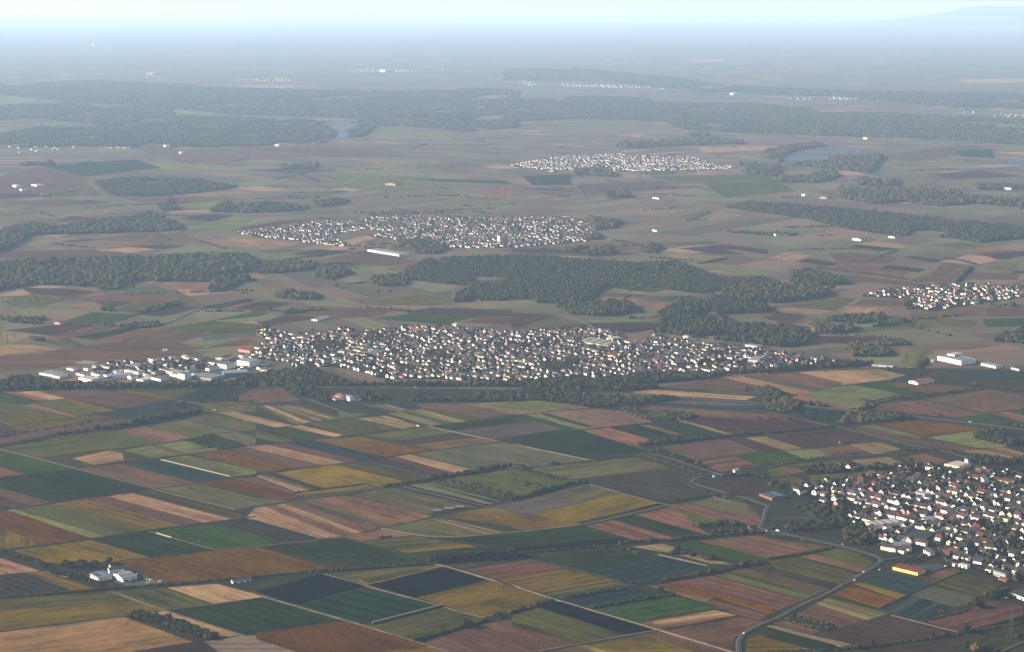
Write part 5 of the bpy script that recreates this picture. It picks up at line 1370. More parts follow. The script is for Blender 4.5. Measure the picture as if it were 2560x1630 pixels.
B('M1275,800 1330,822 1360,812', 6, 3, 'white', 'brown', 'farmstead', 'long farmstead with brown roof in a tree ring', cat='farm', gate=1)
B('M1362,815 1378,820 1392,815', 7, 3, 'white', 'slate', 'farm_cottage', 'white cottage beside the long farmstead', cat='house', win=2)
B('N525,758 575,765 700,735', 4.5, 1.2, 'white', 'light', 'poultry_house', 'long pale shed with dark sides beside the poplar field', cat='shed', gate=1)
B('N335,668 355,674 380,668', 6, 4, 'white', 'slate', 'lone_farmhouse', 'lone white gabled farmhouse among round trees', cat='house', win=2)
B('N1048,108 1345,155 1400,138', 8, 0, 'white', 'light', 'long_hall', 'very long white hall below the second white town', cat='hall', gate=6)
B('N1850,808 1880,815 1915,810', 6, 3, 'cream', 'cream', 'edge_barn', 'cream barn at the upper edge of the long town', cat='barn', gate=1)
B('M1520,1040 1530,1043 1570,1045', 5, 0, 'white', 'white', 'shelter', 'small white shelter in the brown field above the industrial estate', cat='shed', gate=1)
for i, (x0, lab) in enumerate([(2270, 'left cream tower block of three beside the second white town'), (2310, 'middle tower block of three beside the second white town'), (2355, 'right cream tower block of three beside the second white town')]):
    B(f'N{x0},30 {x0 + 22},36 {x0 + 42},30', 30, 0, 'cream' if i != 1 else 'grey', 'grey', 'tower_block', lab, cat='tower block', win=3, rows=8)
B('J1605,282 1640,288 1695,282', 7, 3, 'white', 'red', 'estate_barn', 'white estate barn with red roof below the slanting forest', cat='barn', win=3)
B('J1780,270 1800,275 1832,268', 6, 3, 'cream', 'red', 'forest_house', 'cream house at the edge of the slanting forest', cat='house', win=2)
B('J1215,260 1240,264 1300,262', 6, 2.5, 'white', 'slate', 'white_farm', 'white farm in the middle of the far brown plain', cat='farm', gate=1)
B('J660,240 680,245 715,242', 7, 3, 'white', 'red', 'white_farm', 'white farm with trees on the plain right of the second town', cat='farm', gate=1)
B('J225,180 245,183 270,178', 6, 0, 'white', 'white', 'roadside_hall', 'small white hall above the second white town', cat='hall', gate=1)
B('J1368,74 1376,76 1395,74', 9, 0, 'white', 'white', 'water_house', 'white block left of the dark far farm', cat='building', gate=1)
B('J1455,86 1480,90 1505,84', 8, 4, 'pink', 'red', 'red_farm', 'reddish farm on the far right plain', cat='farm', gate=1)
B('J2020,55 2040,57 2090,55', 6, 2, 'white', 'light', 'far_farm_hall', 'white farm hall on the far right plain', cat='farm', gate=1)
B('J2320,44 2345,47 2360,44', 10, 0, 'white', 'white', 'far_store', 'white store at the far right of the plain', cat='store', gate=1)
B('J660,88 690,91 720,88', 6, 3, 'white', 'slate', 'plain_farm', 'white farm between two dark tree clumps on the plain', cat='farm', gate=1)
B('K58,878 75,883 92,878', 9, 3, 'white', 'white', 'far_dairy', 'leftmost white farm building on the far left plain', cat='farm', gate=1)
B('K92,895 102,899 122,895', 8, 3, 'white', 'red', 'far_dairy_barn', 'lowest of the three far left farm buildings', cat='barn', gate=1)
B('K148,874 172,878 196,874', 8, 0, 'white', 'white', 'far_dairy_hall', 'long white hall of the far left farm', cat='hall', gate=1)
B('K1832,868 1860,874 1902,868', 9, 5, 'pink', 'red', 'red_far_house', 'wide orange red roofed house on the green far plain', cat='house', win=4)
B('K770,690 778,693 795,690', 12, 0, 'white', 'white', 'forest_works', 'white works at the forest edge on the left', cat='building', gate=1)
B('K842,722 848,725 860,722', 12, 0, 'white', 'white', 'field_works', 'small white block on the far left field', cat='building', gate=1)
B('K1302,686 1310,688 1326,686', 12, 0, 'white', 'white', 'forest_store', 'white store at the forest edge left of the river', cat='building', gate=1)
B('K695,352 720,353 762,350', 30, 0, 'pink', 'white', 'far_warehouse', 'large pale warehouse in the haze above the left forest', cat='warehouse', gate=1)
B('K1795,338 1810,339 1855,336', 30, 0, 'white', 'white', 'hazy_factory', 'bright factory roof far away in the haze', cat='factory', gate=1)
B('K436,214 440,215 446,214', 50, 0, 'white', 'white', 'far_tower', 'single pale high tower far in the left haze', cat='tower', win=1)
B('K265,72 275,73 292,71', 60, 0, 'cream', 'white', 'hazy_plant', 'brightest speck of a plant near the left horizon', cat='factory', gate=1)
B('L1030,446 1040,447 1065,445', 22, 0, 'white', 'white', 'hazy_hall', 'white hall right of the far wooded slope', cat='hall', gate=1)
B('L182,806 195,809 208,805', 9, 4, 'cream', 'white', 'village_barn', 'cream barn at the foot of the far white village', cat='barn', gate=1)
B('L1660,654 1670,656 1695,653', 12, 4, 'cream', 'red', 'forest_farm', 'cream farm below the broad hazy forest', cat='farm', gate=1)
# long town: halls and landmarks
AV_ = ang('H560,770 1140,920')
TOWN = [('M370,1268 520,1292 600,1262', 6, 0, 'white', 'grey', 'leftmost grey flat hall of the industrial estate', dict(sky=3)), ('M505,1294 560,1306 642,1288', 6, 0, 'white', 'light', 'pale roofed hall in front of the leftmost grey hall', {}),
 ('M738,1322 860,1345 908,1322', 8, 0, 'white', 'white', 'brightest white hall at the front of the industrial estate', dict(gate=2)), ('M972,1295 1012,1316 1262,1292', 8, 1.6, 'white', 'light', 'longest grey roofed hall of the industrial estate', dict(sky=5)),
 ('M960,1208 1080,1222 1130,1205', 6, 0, 'cream', 'slate', 'dark flat roofed hall at the back of the industrial estate', {}), ('M1168,1242 1300,1268 1340,1250', 6, 0, 'white', 'light', 'white striped hall in the middle of the industrial estate', dict(sky=3)),
 ('M1282,1322 1345,1334 1405,1318', 4, 0, 'white', 'white', 'low white shop in the front trees of the industrial estate', {}), ('M1418,1312 1512,1332 1562,1310', 6, 0, 'white', 'grey', 'white walled hall left of the windowed office block', {}),
 ('M1672,1302 1738,1316 1792,1302', 14, 0, 'white', 'grey', 'white windowed office block of the industrial estate', dict(win=6, rows=3)), ('M1800,1300 1992,1326 2062,1288', 6, 0, 'grey', 'grey', 'wide grey hall with many roof lights beside the office block', dict(sky=8)),
 ('M2085,1262 2110,1290 2335,1278', 9, 0, 'blue', 'light', 'bright blue clad hall at the right of the industrial estate', dict(gate=2)), ('M1958,1188 2132,1216 2180,1190', 11, 0, 'white', 'grey', 'tall white hall behind the wide grey hall', dict(gate=2)),
 ('M2228,1180 2345,1200 2408,1172', 14, 0, 'white', 'light', 'tallest white hall with stepped front by the long town', dict(gate=2)), ('M2045,1124 2112,1140 2192,1112', 7, 3, 'white', 'red', 'red roofed hall at the upper end of the industrial estate', {}),
 ('M2240,1048 2350,1065 2420,1050', 7, 3.5, 'pink', 'darkred', 'pink hall with dark red roof at the town corner', {}), ('N40,1240 200,1268 230,1250', 6, 0, 'cream', 'grey', 'long cream hall below the town corner', {}),
 ('M1560,1255 1680,1275 1710,1250', 6, 0, 'white', 'cream', 'cream roofed hall behind the office block', {}), ('M1270,1205 1370,1215 1400,1195', 6, 0, 'white', 'grey', 'small white hall near the back of the estate', {}), ('M1490,1170 1600,1182 1640,1160', 6, 0, 'white', 'slate', 'white hall beside the gabled houses of the estate', {}),
 ('N700,905 880,905 1050,880', 5, 3.5, 'pink', 'red', 'long dark red roof in the upper left of the long town', {}), ('N1240,895 1280,910 1310,890', 8, 5, 'cream', 'brightred', 'cream house with steep orange red roof in the long town', dict(win=3)), ('N1440,860 1500,880 1540,860', 7, 4, 'cream', 'brightred', 'wide cream house with red roof at the upper edge of the long town', dict(win=3)),
 ('N830,1030 900,1045 960,1030', 6, 2, 'white', 'light', 'pale hall in the left part of the long town', {}), ('N1045,1070 1120,1090 1150,1060', 7, 2, 'white', 'light', 'bright white school roofs in the left part of the long town', {}),
 ('O640,975 700,985 800,950', 8, 2, 'white', 'cream', 'first of four bright curved roof blocks in the long town', {}), ('O710,990 760,1002 870,962', 8, 2, 'white', 'cream', 'second of four bright curved roof blocks in the long town', {}), ('O780,1000 830,1012 930,975', 8, 2, 'white', 'cream', 'third of four bright curved roof blocks in the long town', {}), ('O860,1012 905,1022 990,985', 8, 2, 'white', 'cream', 'fourth of four bright curved roof blocks in the long town', {}),
 ('O890,945 950,955 1030,938', 7, 0, 'white', 'white', 'broad white flat hall behind the curved roof blocks', {}), ('O2250,1140 2310,1165 2370,1130', 9, 0, 'white', 'light', 'white hall among the small gabled houses of the long town', dict(gate=1)),
 ('O1610,940 1650,950 1665,942', 12, 0, 'white', 'white', 'tall white square house below the dark wood', dict(win=3, rows=3)), ('O1325,898 1345,905 1368,895', 6, 4, 'pink', 'brightred', 'lone pink house with red roof at the wood edge', {}), ('O2190,1000 2300,1020 2360,1010', 5, 0, 'white', 'light', 'long low white clubhouse by the sports field', {}),
 ('O60,1010 100,1020 150,985', 7, 5, 'pink', 'red', 'red roofed parish house beside the church', {})]
for t, h, rh, wl, rf, lab, kw in TOWN:
    B(t, h, rh, wl, rf, 'town_hall' if 'hall' not in lab else 'hall', lab, cat='hall' if 'hall' in lab else 'building', **kw)

# more sheds of the industrial estate
EST = pts('M640,1215 960,1180 1300,1150 1750,1110 2060,1130 2300,1100 2408,1095 N90,1100 100,1200 M2400,1240 2000,1310 1500,1330 900,1330 640,1300')
k_ = 0; LMI = [('tallest white hall', P1('M2320,1190')), ('windowed office block', P1('M1730,1308')), ('longest grey roofed hall', P1('M1100,1295')), ('brightest white hall', P1('M830,1330'))]; RKI = {}
xs_, ys_ = [p[0] for p in EST], [p[1] for p in EST]
for _ in range(900):
    x, y = rnd.uniform(min(xs_), max(xs_)), rnd.uniform(min(ys_), max(ys_))
    if not inpoly(x, y, EST) or any(math.hypot(x - ox, y - oy) < ol * .6 + 14 for ox, oy, ol, ow, oa in OCC): continue
    L, W = rnd.uniform(16, 38), rnd.uniform(11, 18); a = AV_ + rnd.choice((0, 1.571))
    wl, rf, gab = rnd.choice(('white', 'white', 'cream', 'grey')), rnd.choice(('grey', 'slate', 'light', 'red')), rnd.random() < .45
    lm = min(LMI, key=lambda q: math.hypot(q[1][0] - x, q[1][1] - y))[0]; key = (lm, wl, rf, gab); RKI[key] = RKI.get(key, 0) + 1
    e = empty('shed', (x, y, 0), a); tag(e, f"{wl} shed, {'gabled' if gab else 'flat'} {rf} roof, {ordn(RKI[key] - 1)} such by the {lm}", 'shed', 'works sheds of the industrial estate')
    h = rnd.uniform(4.5, 7)
    if gab: link('wall', gable_walls(L, W, h, 2.5).mesh('wall', WALLS[wl]), e); link('roof', gable_roof(L, W, h, 2.5).mesh('roof', ROOFS[rf]), e)
    else:
        p_, q_ = flat_parts(L, W, h); link('wall', p_.mesh('wall', WALLS[wl]), e); link('roof', q_.mesh('roof', ROOFS[rf]), e)
    OCC.append((x, y, L / 2 + 6, W / 2 + 6, a)); k_ += 1
    if k_ >= 46: break

# church of the long town: nave and spire
def church(txt, label, s=1.0):
    x, y = P1(txt); e = empty('church', (x, y, 0), .3); tag(e, label, 'church')
    link('nave', gable_walls(24 * s, 11 * s, 9 * s, 6 * s).mesh('nave', WALLS['cream']), e); link('roof', gable_roof(24 * s, 11 * s, 9 * s, 6 * s).mesh('roof', ROOFS['red']), e)
    m = MB(); m.box(-18 * s, -12.2 * s, -3 * s, 3 * s, 0, 22 * s); t = link('tower', m.mesh('tower', WALLS['pink']), e)
    q = MB(); q.cone(-15.1 * s, 0, 22 * s, 38 * s, 4.2 * s, .1, 8); link('spire', q.mesh('spire', ROOFS['darkred']), t)
    for k in range(4):
        w_ = MB(); w_.box(-8 * s + k * 5 * s, -6.6 * s + k * 5 * s, -5.6 * s, -5.52 * s, 3 * s, 7 * s); link('window', w_.mesh('window', M_GLASS), e)
    OCC.append((x, y, 22, 10, .3))
church('O5,1005', 'church with dark red spire in the middle of the long town', 1.0)
church('L640,742', 'small church in the far white village', .9)
church('J2100,540', 'small church in the right hand village', .9)

# ------------------------------------------------------------------ houses
HOUSE_DIM = [(13, 9, 6.0, 4.0), (11, 8.5, 6.6, 4.4), (15, 9.5, 5.4, 4.0), (10, 8, 6.8, 4.6), (18, 10, 6.2, 4.2), (12.5, 10, 7.4, 3.4), (21, 11, 6.6, 4.2)]
WC = ['white'] * 9 + ['cream'] * 2 + ['pink']
RC = ['dark'] * 4 + ['brown'] * 3 + ['slate'] * 2 + ['red'] * 2
AV = ang('H560,770 1140,920')

def village(polys, su, sv, a, keep=.9):
    """house plots along streets that run at angle a"""
    out = []; ca, sa = math.cos(a), math.sin(a)
    for t in polys:
        poly = pts(t); Q = [(x * ca + y * sa, -x * sa + y * ca) for x, y in poly]
        us, vs = [q[0] for q in Q], [q[1] for q in Q]; v = min(vs); row = 0
        while v < max(vs):
            u = min(us) + rnd.random() * su
            while u < max(us):
                uu, vv = u + rnd.uniform(-2.5, 2.5), v + rnd.uniform(-3, 3)
                bend = 14 * math.sin(u / 95.0 + row * .15) + 10 * noise.noise(Vector((u / 140, v / 140, 4)))
                x, y = uu * ca - (vv + bend) * sa, uu * sa + (vv + bend) * ca
                if rnd.random() < keep * min(1.08, .92 + .75 * noise.noise(Vector((x / 70, y / 95, 9.4)))) and inpoly(x, y, poly) and not any(abs((x - ox) * math.cos(oa) + (y - oy) * math.sin(oa)) < ol and abs(-(x - ox) * math.sin(oa) + (y - oy) * math.cos(oa)) < ow for ox, oy, ol, ow, oa in OCC):
                    out.append((x, y, a + (math.pi / 2 if rnd.random() < .42 else 0) + rnd.uniform(-.06, .06)))
                u += su * rnd.choice((.75, .85, .95, 1.05, 1.2, 1.7))
            v += sv * (0.66 if row % 2 == 0 else 1.34); row += 1
    return out

V1P = ['D225,1040 330,985 640,940 1000,890 1210,850 1250,805 1480,790 1600,850 1960,860 2180,845 2500,840 H2550,640 2300,590 2060,560 1920,480 1700,400 1560,260 1380,330 1200,360 1060,300 960,255 900,120 700,10 D1080,1250 800,1215 560,1190 400,1130']
near = village(V1P, 15.5, 22, AV, .97)
near = [h for h in near if not inpoly(h[0], h[1], pts('H1240,380 1560,350 1660,480 1500,520 1250,470'))]
def screen(x, y, z=0):
    dy, dz = y, z - H; dep = dy * CP - dz * SP; up = dy * SP + dz * CP
    return 1280 + FPX * x / dep, 815 - FPX * up / dep
vis = [h for h in near if -10 < screen(h[0], h[1])[0] < 2575 and screen(h[0], h[1])[1] < 1640]
vis.sort(key=lambda h: h[1])
single, rest = vis[:300], vis[300:]
CACHE = {}
def hmesh(k, d, c):
    if (k, d, c) not in CACHE:
        w_, l_, h_, r_ = HOUSE_DIM[d]
        CACHE[k, d, c] = (gable_walls(w_, l_, h_, r_).mesh('wall', WALLS[c]) if k == 'wall' else gable_roof(w_, l_, h_, r_).mesh('roof', ROOFS[c]))
    return CACHE[k, d, c]
_c = MB(); _c.box(-.45, .45, -.45, .45, 0, 1.6); CHIM = _c.mesh('chimney', M_CHIM)
cnt = {}
LPOS = LM
spec = []
for x, y, a in single:
    d = rnd.choice((0, 0, 1, 1, 2, 3, 3, 4, 5, 6)); spec.append((x, y, a, d, rnd.choice(WC), rnd.choice(RC)))
SIZE = {0: 'plain', 1: 'narrow', 2: 'low', 3: 'small tall', 4: 'long', 5: 'square', 6: 'large'}
COLW = {'white': 'white', 'cream': 'cream', 'pink': 'pinkish'}; ROFW = {'dark': 'blackish roof', 'brown': 'brown roof', 'slate': 'grey roof', 'red': 'red roof'}
rank = {}
for i, (x, y, a, d, wc, rc) in enumerate(spec):
    L = min(LPOS, key=lambda q: (q[0] - x) ** 2 + (q[1] - y) ** 2)
    rank.setdefault((L[2], d, wc, rc), []).append(((L[0] - x) ** 2 + (L[1] - y) ** 2, i))
LAB = {}
for (lm, d, wc, rc), v in rank.items():
    v.sort()
    for k, (_, i) in enumerate(v):
        LAB[i] = f"{SIZE[d]} {COLW[wc]} house, {ROFW[rc]}, " + ('nearest such to' if k == 0 else f'{ordn(k)} nearest such to') + f" the {lm}"
for i, (x, y, a, d, wc, rc) in enumerate(spec):
    e = empty('house', (x, y, 0), a); tag(e, LAB[i], 'house', 'houses of the near village')
    link('wall', hmesh('wall', d, wc), e); r = link('roof', hmesh('roof', d, rc), e)
    w_, l_, h_, r_ = HOUSE_DIM[d]
    link('chimney', CHIM, r, (w_ * .22 * (1 if i % 2 else -1), .3, h_ + r_ - .3))

# every further house: one mass, too small and too many to tell apart
def house_mass(name, hs, label, scale=1.0):
    wm = ['white', 'cream', 'pink']; rm = ['dark', 'brown', 'slate', 'red']; m = MB()
    for x, y, a in hs:
        w_, l_, h_, r_ = HOUSE_DIM[rnd.choice((0, 0, 1, 1, 2, 3, 3, 4, 5))]; s = scale * rnd.uniform(.9, 1.15)
        wi = wm.index(rnd.choice(WC)); ri = 3 + rm.index(rnd.choice(RC)); c, sn = math.cos(a), math.sin(a)
        for part, mi in ((gable_walls(w_ * s, l_ * s, h_ * s, r_ * s), wi), (gable_roof(w_ * s, l_ * s, h_ * s, r_ * s), ri)):
            b = len(m.v); m.v += [(x + p[0] * c - p[1] * sn, y + p[0] * sn + p[1] * c, p[2]) for p in part.v]
            m.f += [tuple(b + i for i in f) for f in part.f]; m.m += [mi] * len(part.f)
    o = link(name, m.mesh(name, *[WALLS[k] for k in wm], *[ROOFS[k] for k in rm])); tag(o, label, 'houses', kind='stuff')

VT = {
 'long': (['N0,860 100,840 280,870 420,900 660,880 850,840 1100,860 1500,815 1850,830 2300,860 2420,870 O0,880 400,850 800,840 1000,880 1040,960 1240,965 1450,920 1700,950 1900,1000 2150,1010 2408,1060 P400,1090 560,1120 720,1140 640,1170 380,1190 200,1225 0,1240 O2200,1250 1700,1250 1300,1270 1000,1280 600,1300 0,1330 N2200,1330 1700,1310 1150,1300 1000,1240 760,1200 500,1190 400,1210 300,1150 100,1130 M2330,1110 2400,1080 N0,1020 120,960',
                 'M850,1220 1000,1180 1280,1150 1480,1150 1720,1110 1830,1110 2050,1140 2000,1200 1700,1230 1400,1240'], 15.5, 20),
 'second': (['I1100,250 1190,240 1250,235 1450,205 1650,185 1750,195 1720,230 1560,258 1640,315 1560,308 1300,275', 'I1640,188 1760,176 1900,172 2100,178 2000,208 1850,240 1760,235 1700,225', 'I1740,268 1800,255 2000,210 2100,180 2408,172 J300,188 390,215 380,262 350,288 0,318 I2150,320 1880,280'], 17, 23),
 'fourth': (['L-10,778 90,760 200,740 480,722 560,730 860,740 940,770 1060,788 1000,796 600,806 160,800'], 21, 30),
 'right': (['J1655,546 1730,522 1970,500 2200,500 2450,505 2450,545 2240,572 1980,620 1890,605 1880,560 1750,556', 'J1960,495 2080,492 2260,495 2250,515 2000,515'], 18, 25),
}
far = []
TOWNS = {}
for k, (p, su, sv) in VT.items():
    TOWNS[k] = village(p, su, sv, AV + {'long': .05, 'second': .2, 'fourth': .1, 'right': -.1}[k], .86); far += TOWNS[k]
nv = village(['O1100,1120 1500,1080 2400,1100 P0,1140 200,1190 0,1235 O2200,1240 1200,1260'], 19, 23, AV + .05, .4); far += nv
for t in ['L220,392 780,412 780,420 250,408', 'L20,380 60,378 150,400 80,408', 'L1285,460 1420,462 1420,472 1290,470', 'L1480,458 1620,455 1620,470 1490,470', 'L2110,528 2190,524 2190,532 2120,534', 'L2240,540 2420,530 2420,552 2260,552', 'K1640,330 1780,325 1960,330 1960,338 1650,340', 'K2060,325 2110,325 2110,330 2060,330', 'K1180,372 1320,365 1400,380 1200,388', 'K0,690 300,680 420,700 380,716 100,722 0,715', 'K440,700 600,690 600,704 450,710']:
    far += village([t], 70, 90, AV, .75 if t[0] == 'L' else .5)
house_mass('houses', rest + far, 'hundreds of small white gabled houses of the farther towns', 0.92)
# village gardens (ground), trees between the houses
M_GARDEN = flat_mat('garden_ground', (32, 32, 25), (20, 23, 17), 0.06, rough=1, spec=0)
for t in V1P + VT['long'][0] + VT['second'][0] + VT['right'][0] + VT['fourth'][0]:
    sheet('garden_ground', pts(t), M_GARDEN, 0.98)
for t, wd in [('D250,1020 700,1100 1200,1200 H1000,60', 5), ('D1000,900 1500,1060 2000,1200 H1900,200', 5), ('H1640,340 1560,220 1500,120 D1300,1200 1000,1050 700,960', 6), ('D1600,860 1900,1060 2300,1200', 5), ('H1900,480 2100,520 2400,600', 5), ('H1700,440 1900,300 2200,200 2408,150', 5)]:
    strip('street', t, wd, M_ASPH, sm=2)
sheet('car_park', pts('H1340,470 1600,455 1690,480 1560,520 1420,500'), M_ASPH, 1.15)
sheet('yard', pts('E1060,620 1360,560 1540,640 1200,665'), flat_mat('yard_grass', (58, 70, 38), (44, 54, 32), .08), 1.02)
sheet('car_park', pts('M690,1158 800,1138 935,1152 850,1172'), M_CONC, 1.15)

def garden_trees(hs, n, h, off=9):
    out = []
    for _ in range(n):
        x, y, a = rnd.choice(hs); t = rnd.random() * 6.283; r = rnd.uniform(off, off + 6)
        out.append((x + math.cos(t) * r, y + math.sin(t) * r, h * rnd.uniform(.6, 1.3)))
    return out
gt = [g for g in garden_trees(single, 620, 7.5) if all((g[0] - x) ** 2 + (g[1] - y) ** 2 > 60 for x, y, *_ in single)]
gt.sort(key=lambda g: g[1])
NS = max(0, 300 - NT[0]); rk = {}
for i, g in enumerate(gt[:NS]):
    k = rnd.choice(('dark', 'dark', 'bushy', 'round')); L = min(LM, key=lambda q: (q[0] - g[0]) ** 2 + (q[1] - g[1]) ** 2)
    rk.setdefault((L[2], k), []).append(((L[0] - g[0]) ** 2 + (L[1] - g[1]) ** 2, g))
for (lm, k), v in rk.items():
    v.sort()
    for j, (_, g) in enumerate(v):
        tree(g[0], g[1], g[2], k, f"{ordn(j)} nearest {dict(dark='dark spreading', bushy='bushy dark', round='olive green')[k]} garden tree to the {lm}", 'garden trees of the near village', 1.25)
more = gt[NS:] + [(g[0], g[1], 9) for g in zip(*scatter(pts('H1750,60 2408,60 2500,600 2000,480 1760,400 1640,260'), 17))] + garden_trees(rest, 800, 8, 9) + garden_trees(TOWNS['long'], 2400, 8.5, 9) + garden_trees(TOWNS['second'], 1600, 9, 9) + garden_trees(TOWNS['fourth'], 400, 9, 10) + garden_trees(TOWNS['right'], 220, 9, 9)
for t, n in [('O500,1120 620,1110 600,1220 480,1200', 40), ('O600,940 650,940 650,990 590,985', 15), ('N540,970 720,960 800,1030 560,1080', 70), ('N1050,920 1180,930 1150,980 1020,960', 40), ('N1600,1060 1760,1060 1850,1140 1600,1120', 50), ('O280,1180 480,1180 540,1240 250,1240', 60), ('I1560,262 1720,235 1760,260 1860,280 1740,300 1650,300', 0), ('M1050,1170 2300,1140 2000,1220 1000,1260', 60), ('I1870,290 1990,285 2110,330 1960,340', 60)]:
    X, Y = scatter(pts(t), 9); j = NPR.permutation(len(X))[:n]; more += [(X[i], Y[i], 11) for i in j]
A = np.array(more); n = len(A); c0 = A[:, :2].mean(0)
o = link('garden_trees', lumps_mesh('garden_trees', A[:, 0] - c0[0], A[:, 1] - c0[1], A[:, 2] * .5, A[:, 2], M_DARK, 1, NPR.random(n) * .999), loc=(c0[0], c0[1], 0))
tag(o, 'countless dark garden trees between the white houses of the towns', 'trees', kind='stuff')
# ------------------------------------------------------------------ pylons, wind turbines, vehicles, field stores
M_STEEL = flat_mat('galvanised_steel', (84, 82, 78), (70, 69, 66), 0.5)
M_WHITEP = flat_mat('white_paint', (150, 150, 148), (136, 136, 134), 0.5)
def pylon(txt, h, label, rz=.4):
    x, y = P1(txt); e = empty('power_pylon', (x, y, 0), rz); tag(e, label, 'pylon', 'lattice power pylons')
    m = MB(); w0, w1 = h * .075, h * .014; t = .07 + h * .0014
    lev = [0, .2, .38, .54, .68, .8, .9, 1.0]
    ww = lambda f: w0 + (w1 - w0) * min(1, f / .9)
    for sx in (-1, 1):
        for sy in (-1, 1):
            for a, b in zip(lev, lev[1:]):
                m.bar((sx * ww(a), sy * ww(a), a * h), (sx * ww(b), sy * ww(b), b * h), t)
    for a, b in zip(lev, lev[1:]):
        for s in (-1, 1):
            m.bar((-ww(a), s * ww(a), a * h), (ww(b), s * ww(b), b * h), t * .6); m.bar((ww(a), s * ww(a), a * h), (-ww(b), s * ww(b), b * h), t * .6)
            m.bar((s * ww(a), -ww(a), a * h), (s * ww(b), ww(b), b * h), t * .6)
    link('mast', m.mesh('mast', M_STEEL), e)
    for f, l in ((.62, .17), (.78, .22), (.92, .14)):
        c = MB()
        for s in (-1, 1):
            c.bar((0, 0, f * h + h * .035), (s * l * h, 0, f * h), t * .8); c.bar((0, ww(f), f * h), (s * l * h, 0, f * h), t * .8); c.bar((0, -ww(f), f * h), (s * l * h, 0, f * h), t * .8)
            c.bar((s * l * h, 0, f * h), (s * l * h, 0, f * h - h * .035), t * .5)
        link('cross_arm', c.mesh('cross_arm', M_STEEL), e)
for a in [('H2285,1150', 48, 'tallest lattice pylon at the lower right edge'), ('I735,118', 55, 'far lattice pylon beside the flat dark wood'), ('I1165,95', 50, 'second far pylon right of the flat dark wood'), ('I1590,60', 50, 'third far pylon above the second white town'),
          ('J788,182', 50, 'left of the three pylons on the plain beyond the forest'), ('J1108,255', 50, 'middle of the three pylons on the plain beyond the forest'), ('J1468,290', 50, 'right of the three pylons on the plain beyond the forest'), ('J2108,350', 50, 'pylon in the fields above the right hand village'), ('J22,135', 50, 'pylon above the second white town by the road'), ('J1143,250', 40, 'smaller pylon beside the middle plain pylon'), ('G1182,1245', 10, 'short lattice mast at the bottom beside the curved road') if False else ('J870,225', 45, 'short pylon among the bushes on the plain')]:
    pylon(*a)

def turbine(txt, label, h=140):
    x, y = P1(txt); e = empty('wind_turbine', (x, y, 0), rnd.uniform(-.5, .5)); tag(e, label, 'wind turbine', 'wind turbines near the right horizon')
    m = MB(); m.cone(0, 0, 0, h, 3.4, 2.0, 10); link('tower', m.mesh('tower', M_WHITEP), e)
    m = MB(); m.box(-2.2, 2.2, -5, 6, h - 1.5, h + 3.5); link('nacelle', m.mesh('nacelle', M_WHITEP), e)
    a0 = rnd.random() * 2
    for k in range(3):
        a = a0 + k * 2.094; m = MB(); d = Vector((math.sin(a), 0, math.cos(a))); p = d.cross(Vector((0, 1, 0))); c = Vector((0, -6.2, h + 1))
        m.poly([c + p * 2, c + d * 14 + p * 2.6, c + d * 58 + p * .5, c + d * 58 - p * .5, c + d * 14 - p * 1.6, c - p * 2])
        m.poly([Vector(v) + Vector((0, -.8, 0)) for v in m.v[:6]][::-1]); link('blade', m.mesh('blade', M_WHITEP), e)
for a in [('L1702,285', 'leftmost wind turbine of the hazy group'), ('L1742,288', 'second wind turbine of the hazy group'), ('L1775,283', 'middle wind turbine of the hazy group'), ('L1830,298', 'lowest wind turbine of the hazy group'), ('L1975,300', 'rightmost wind turbine of the hazy group'), ('L1120,130', 'wind turbine alone in the upper haze')]:
    turbine(*a)

CARC = {k: flat_mat(k + '_car_paint', c, tuple(v * .9 for v in c), .5, rough=.35, spec=.5) for k, c in dict(white=(226, 226, 224), red=(190, 50, 40), orange=(226, 120, 50), blue=(60, 110, 190), silver=(170, 172, 176), dark=(50, 52, 58), yellow=(226, 190, 60)).items()}
M_TYRE = flat_mat('tyre_rubber', (28, 28, 28), (22, 22, 22), 1)
def car(txt, col, label, rz, van=False, name='car', z=1.2):
    x, y = P1(txt); e = empty(name, (x, y, z), rz); tag(e, label, 'van' if van else 'car')
    L, W, hh = (6.4, 2.3, 2.7) if van else (4.6, 1.9, 1.5)
    m = MB()
    prof = [(-L / 2, .4), (L / 2, .4), (L / 2, hh * .52), (L / 2 - .9, hh * .6), (L / 2 - 1.6, hh), (-L / 2 + (.1 if van else .6), hh), (-L / 2, hh * .62)]
    for s in (-1, 1): m.poly([(p[0], s * W / 2, p[1]) for p in (prof if s < 0 else prof[::-1])])
    for i in range(len(prof)):
        p, q = prof[i], prof[(i + 1) % len(prof)]; m.poly([(p[0], W / 2, p[1]), (p[0], -W / 2, p[1]), (q[0], -W / 2, q[1]), (q[0], W / 2, q[1])][::-1])
    link('body', m.mesh('body', CARC[col]), e)
    g = MB(); g.poly([(L / 2 - .88, -W * .42, hh * .63), (L / 2 - .88, W * .42, hh * .63), (L / 2 - 1.56, W * .42, hh * .96), (L / 2 - 1.56, -W * .42, hh * .96)]); link('windscreen', g.mesh('windscreen', M_GLASS), e)
    for sx in (-1, 1):
        for sy in (-1, 1):
            t = MB(); t.bar((sx * L * .31, sy * (W / 2 - .22), .36), (sx * L * .31, sy * (W / 2 + .03), .36), .36, n=10); link('wheel', t.mesh('wheel', M_TYRE), e)
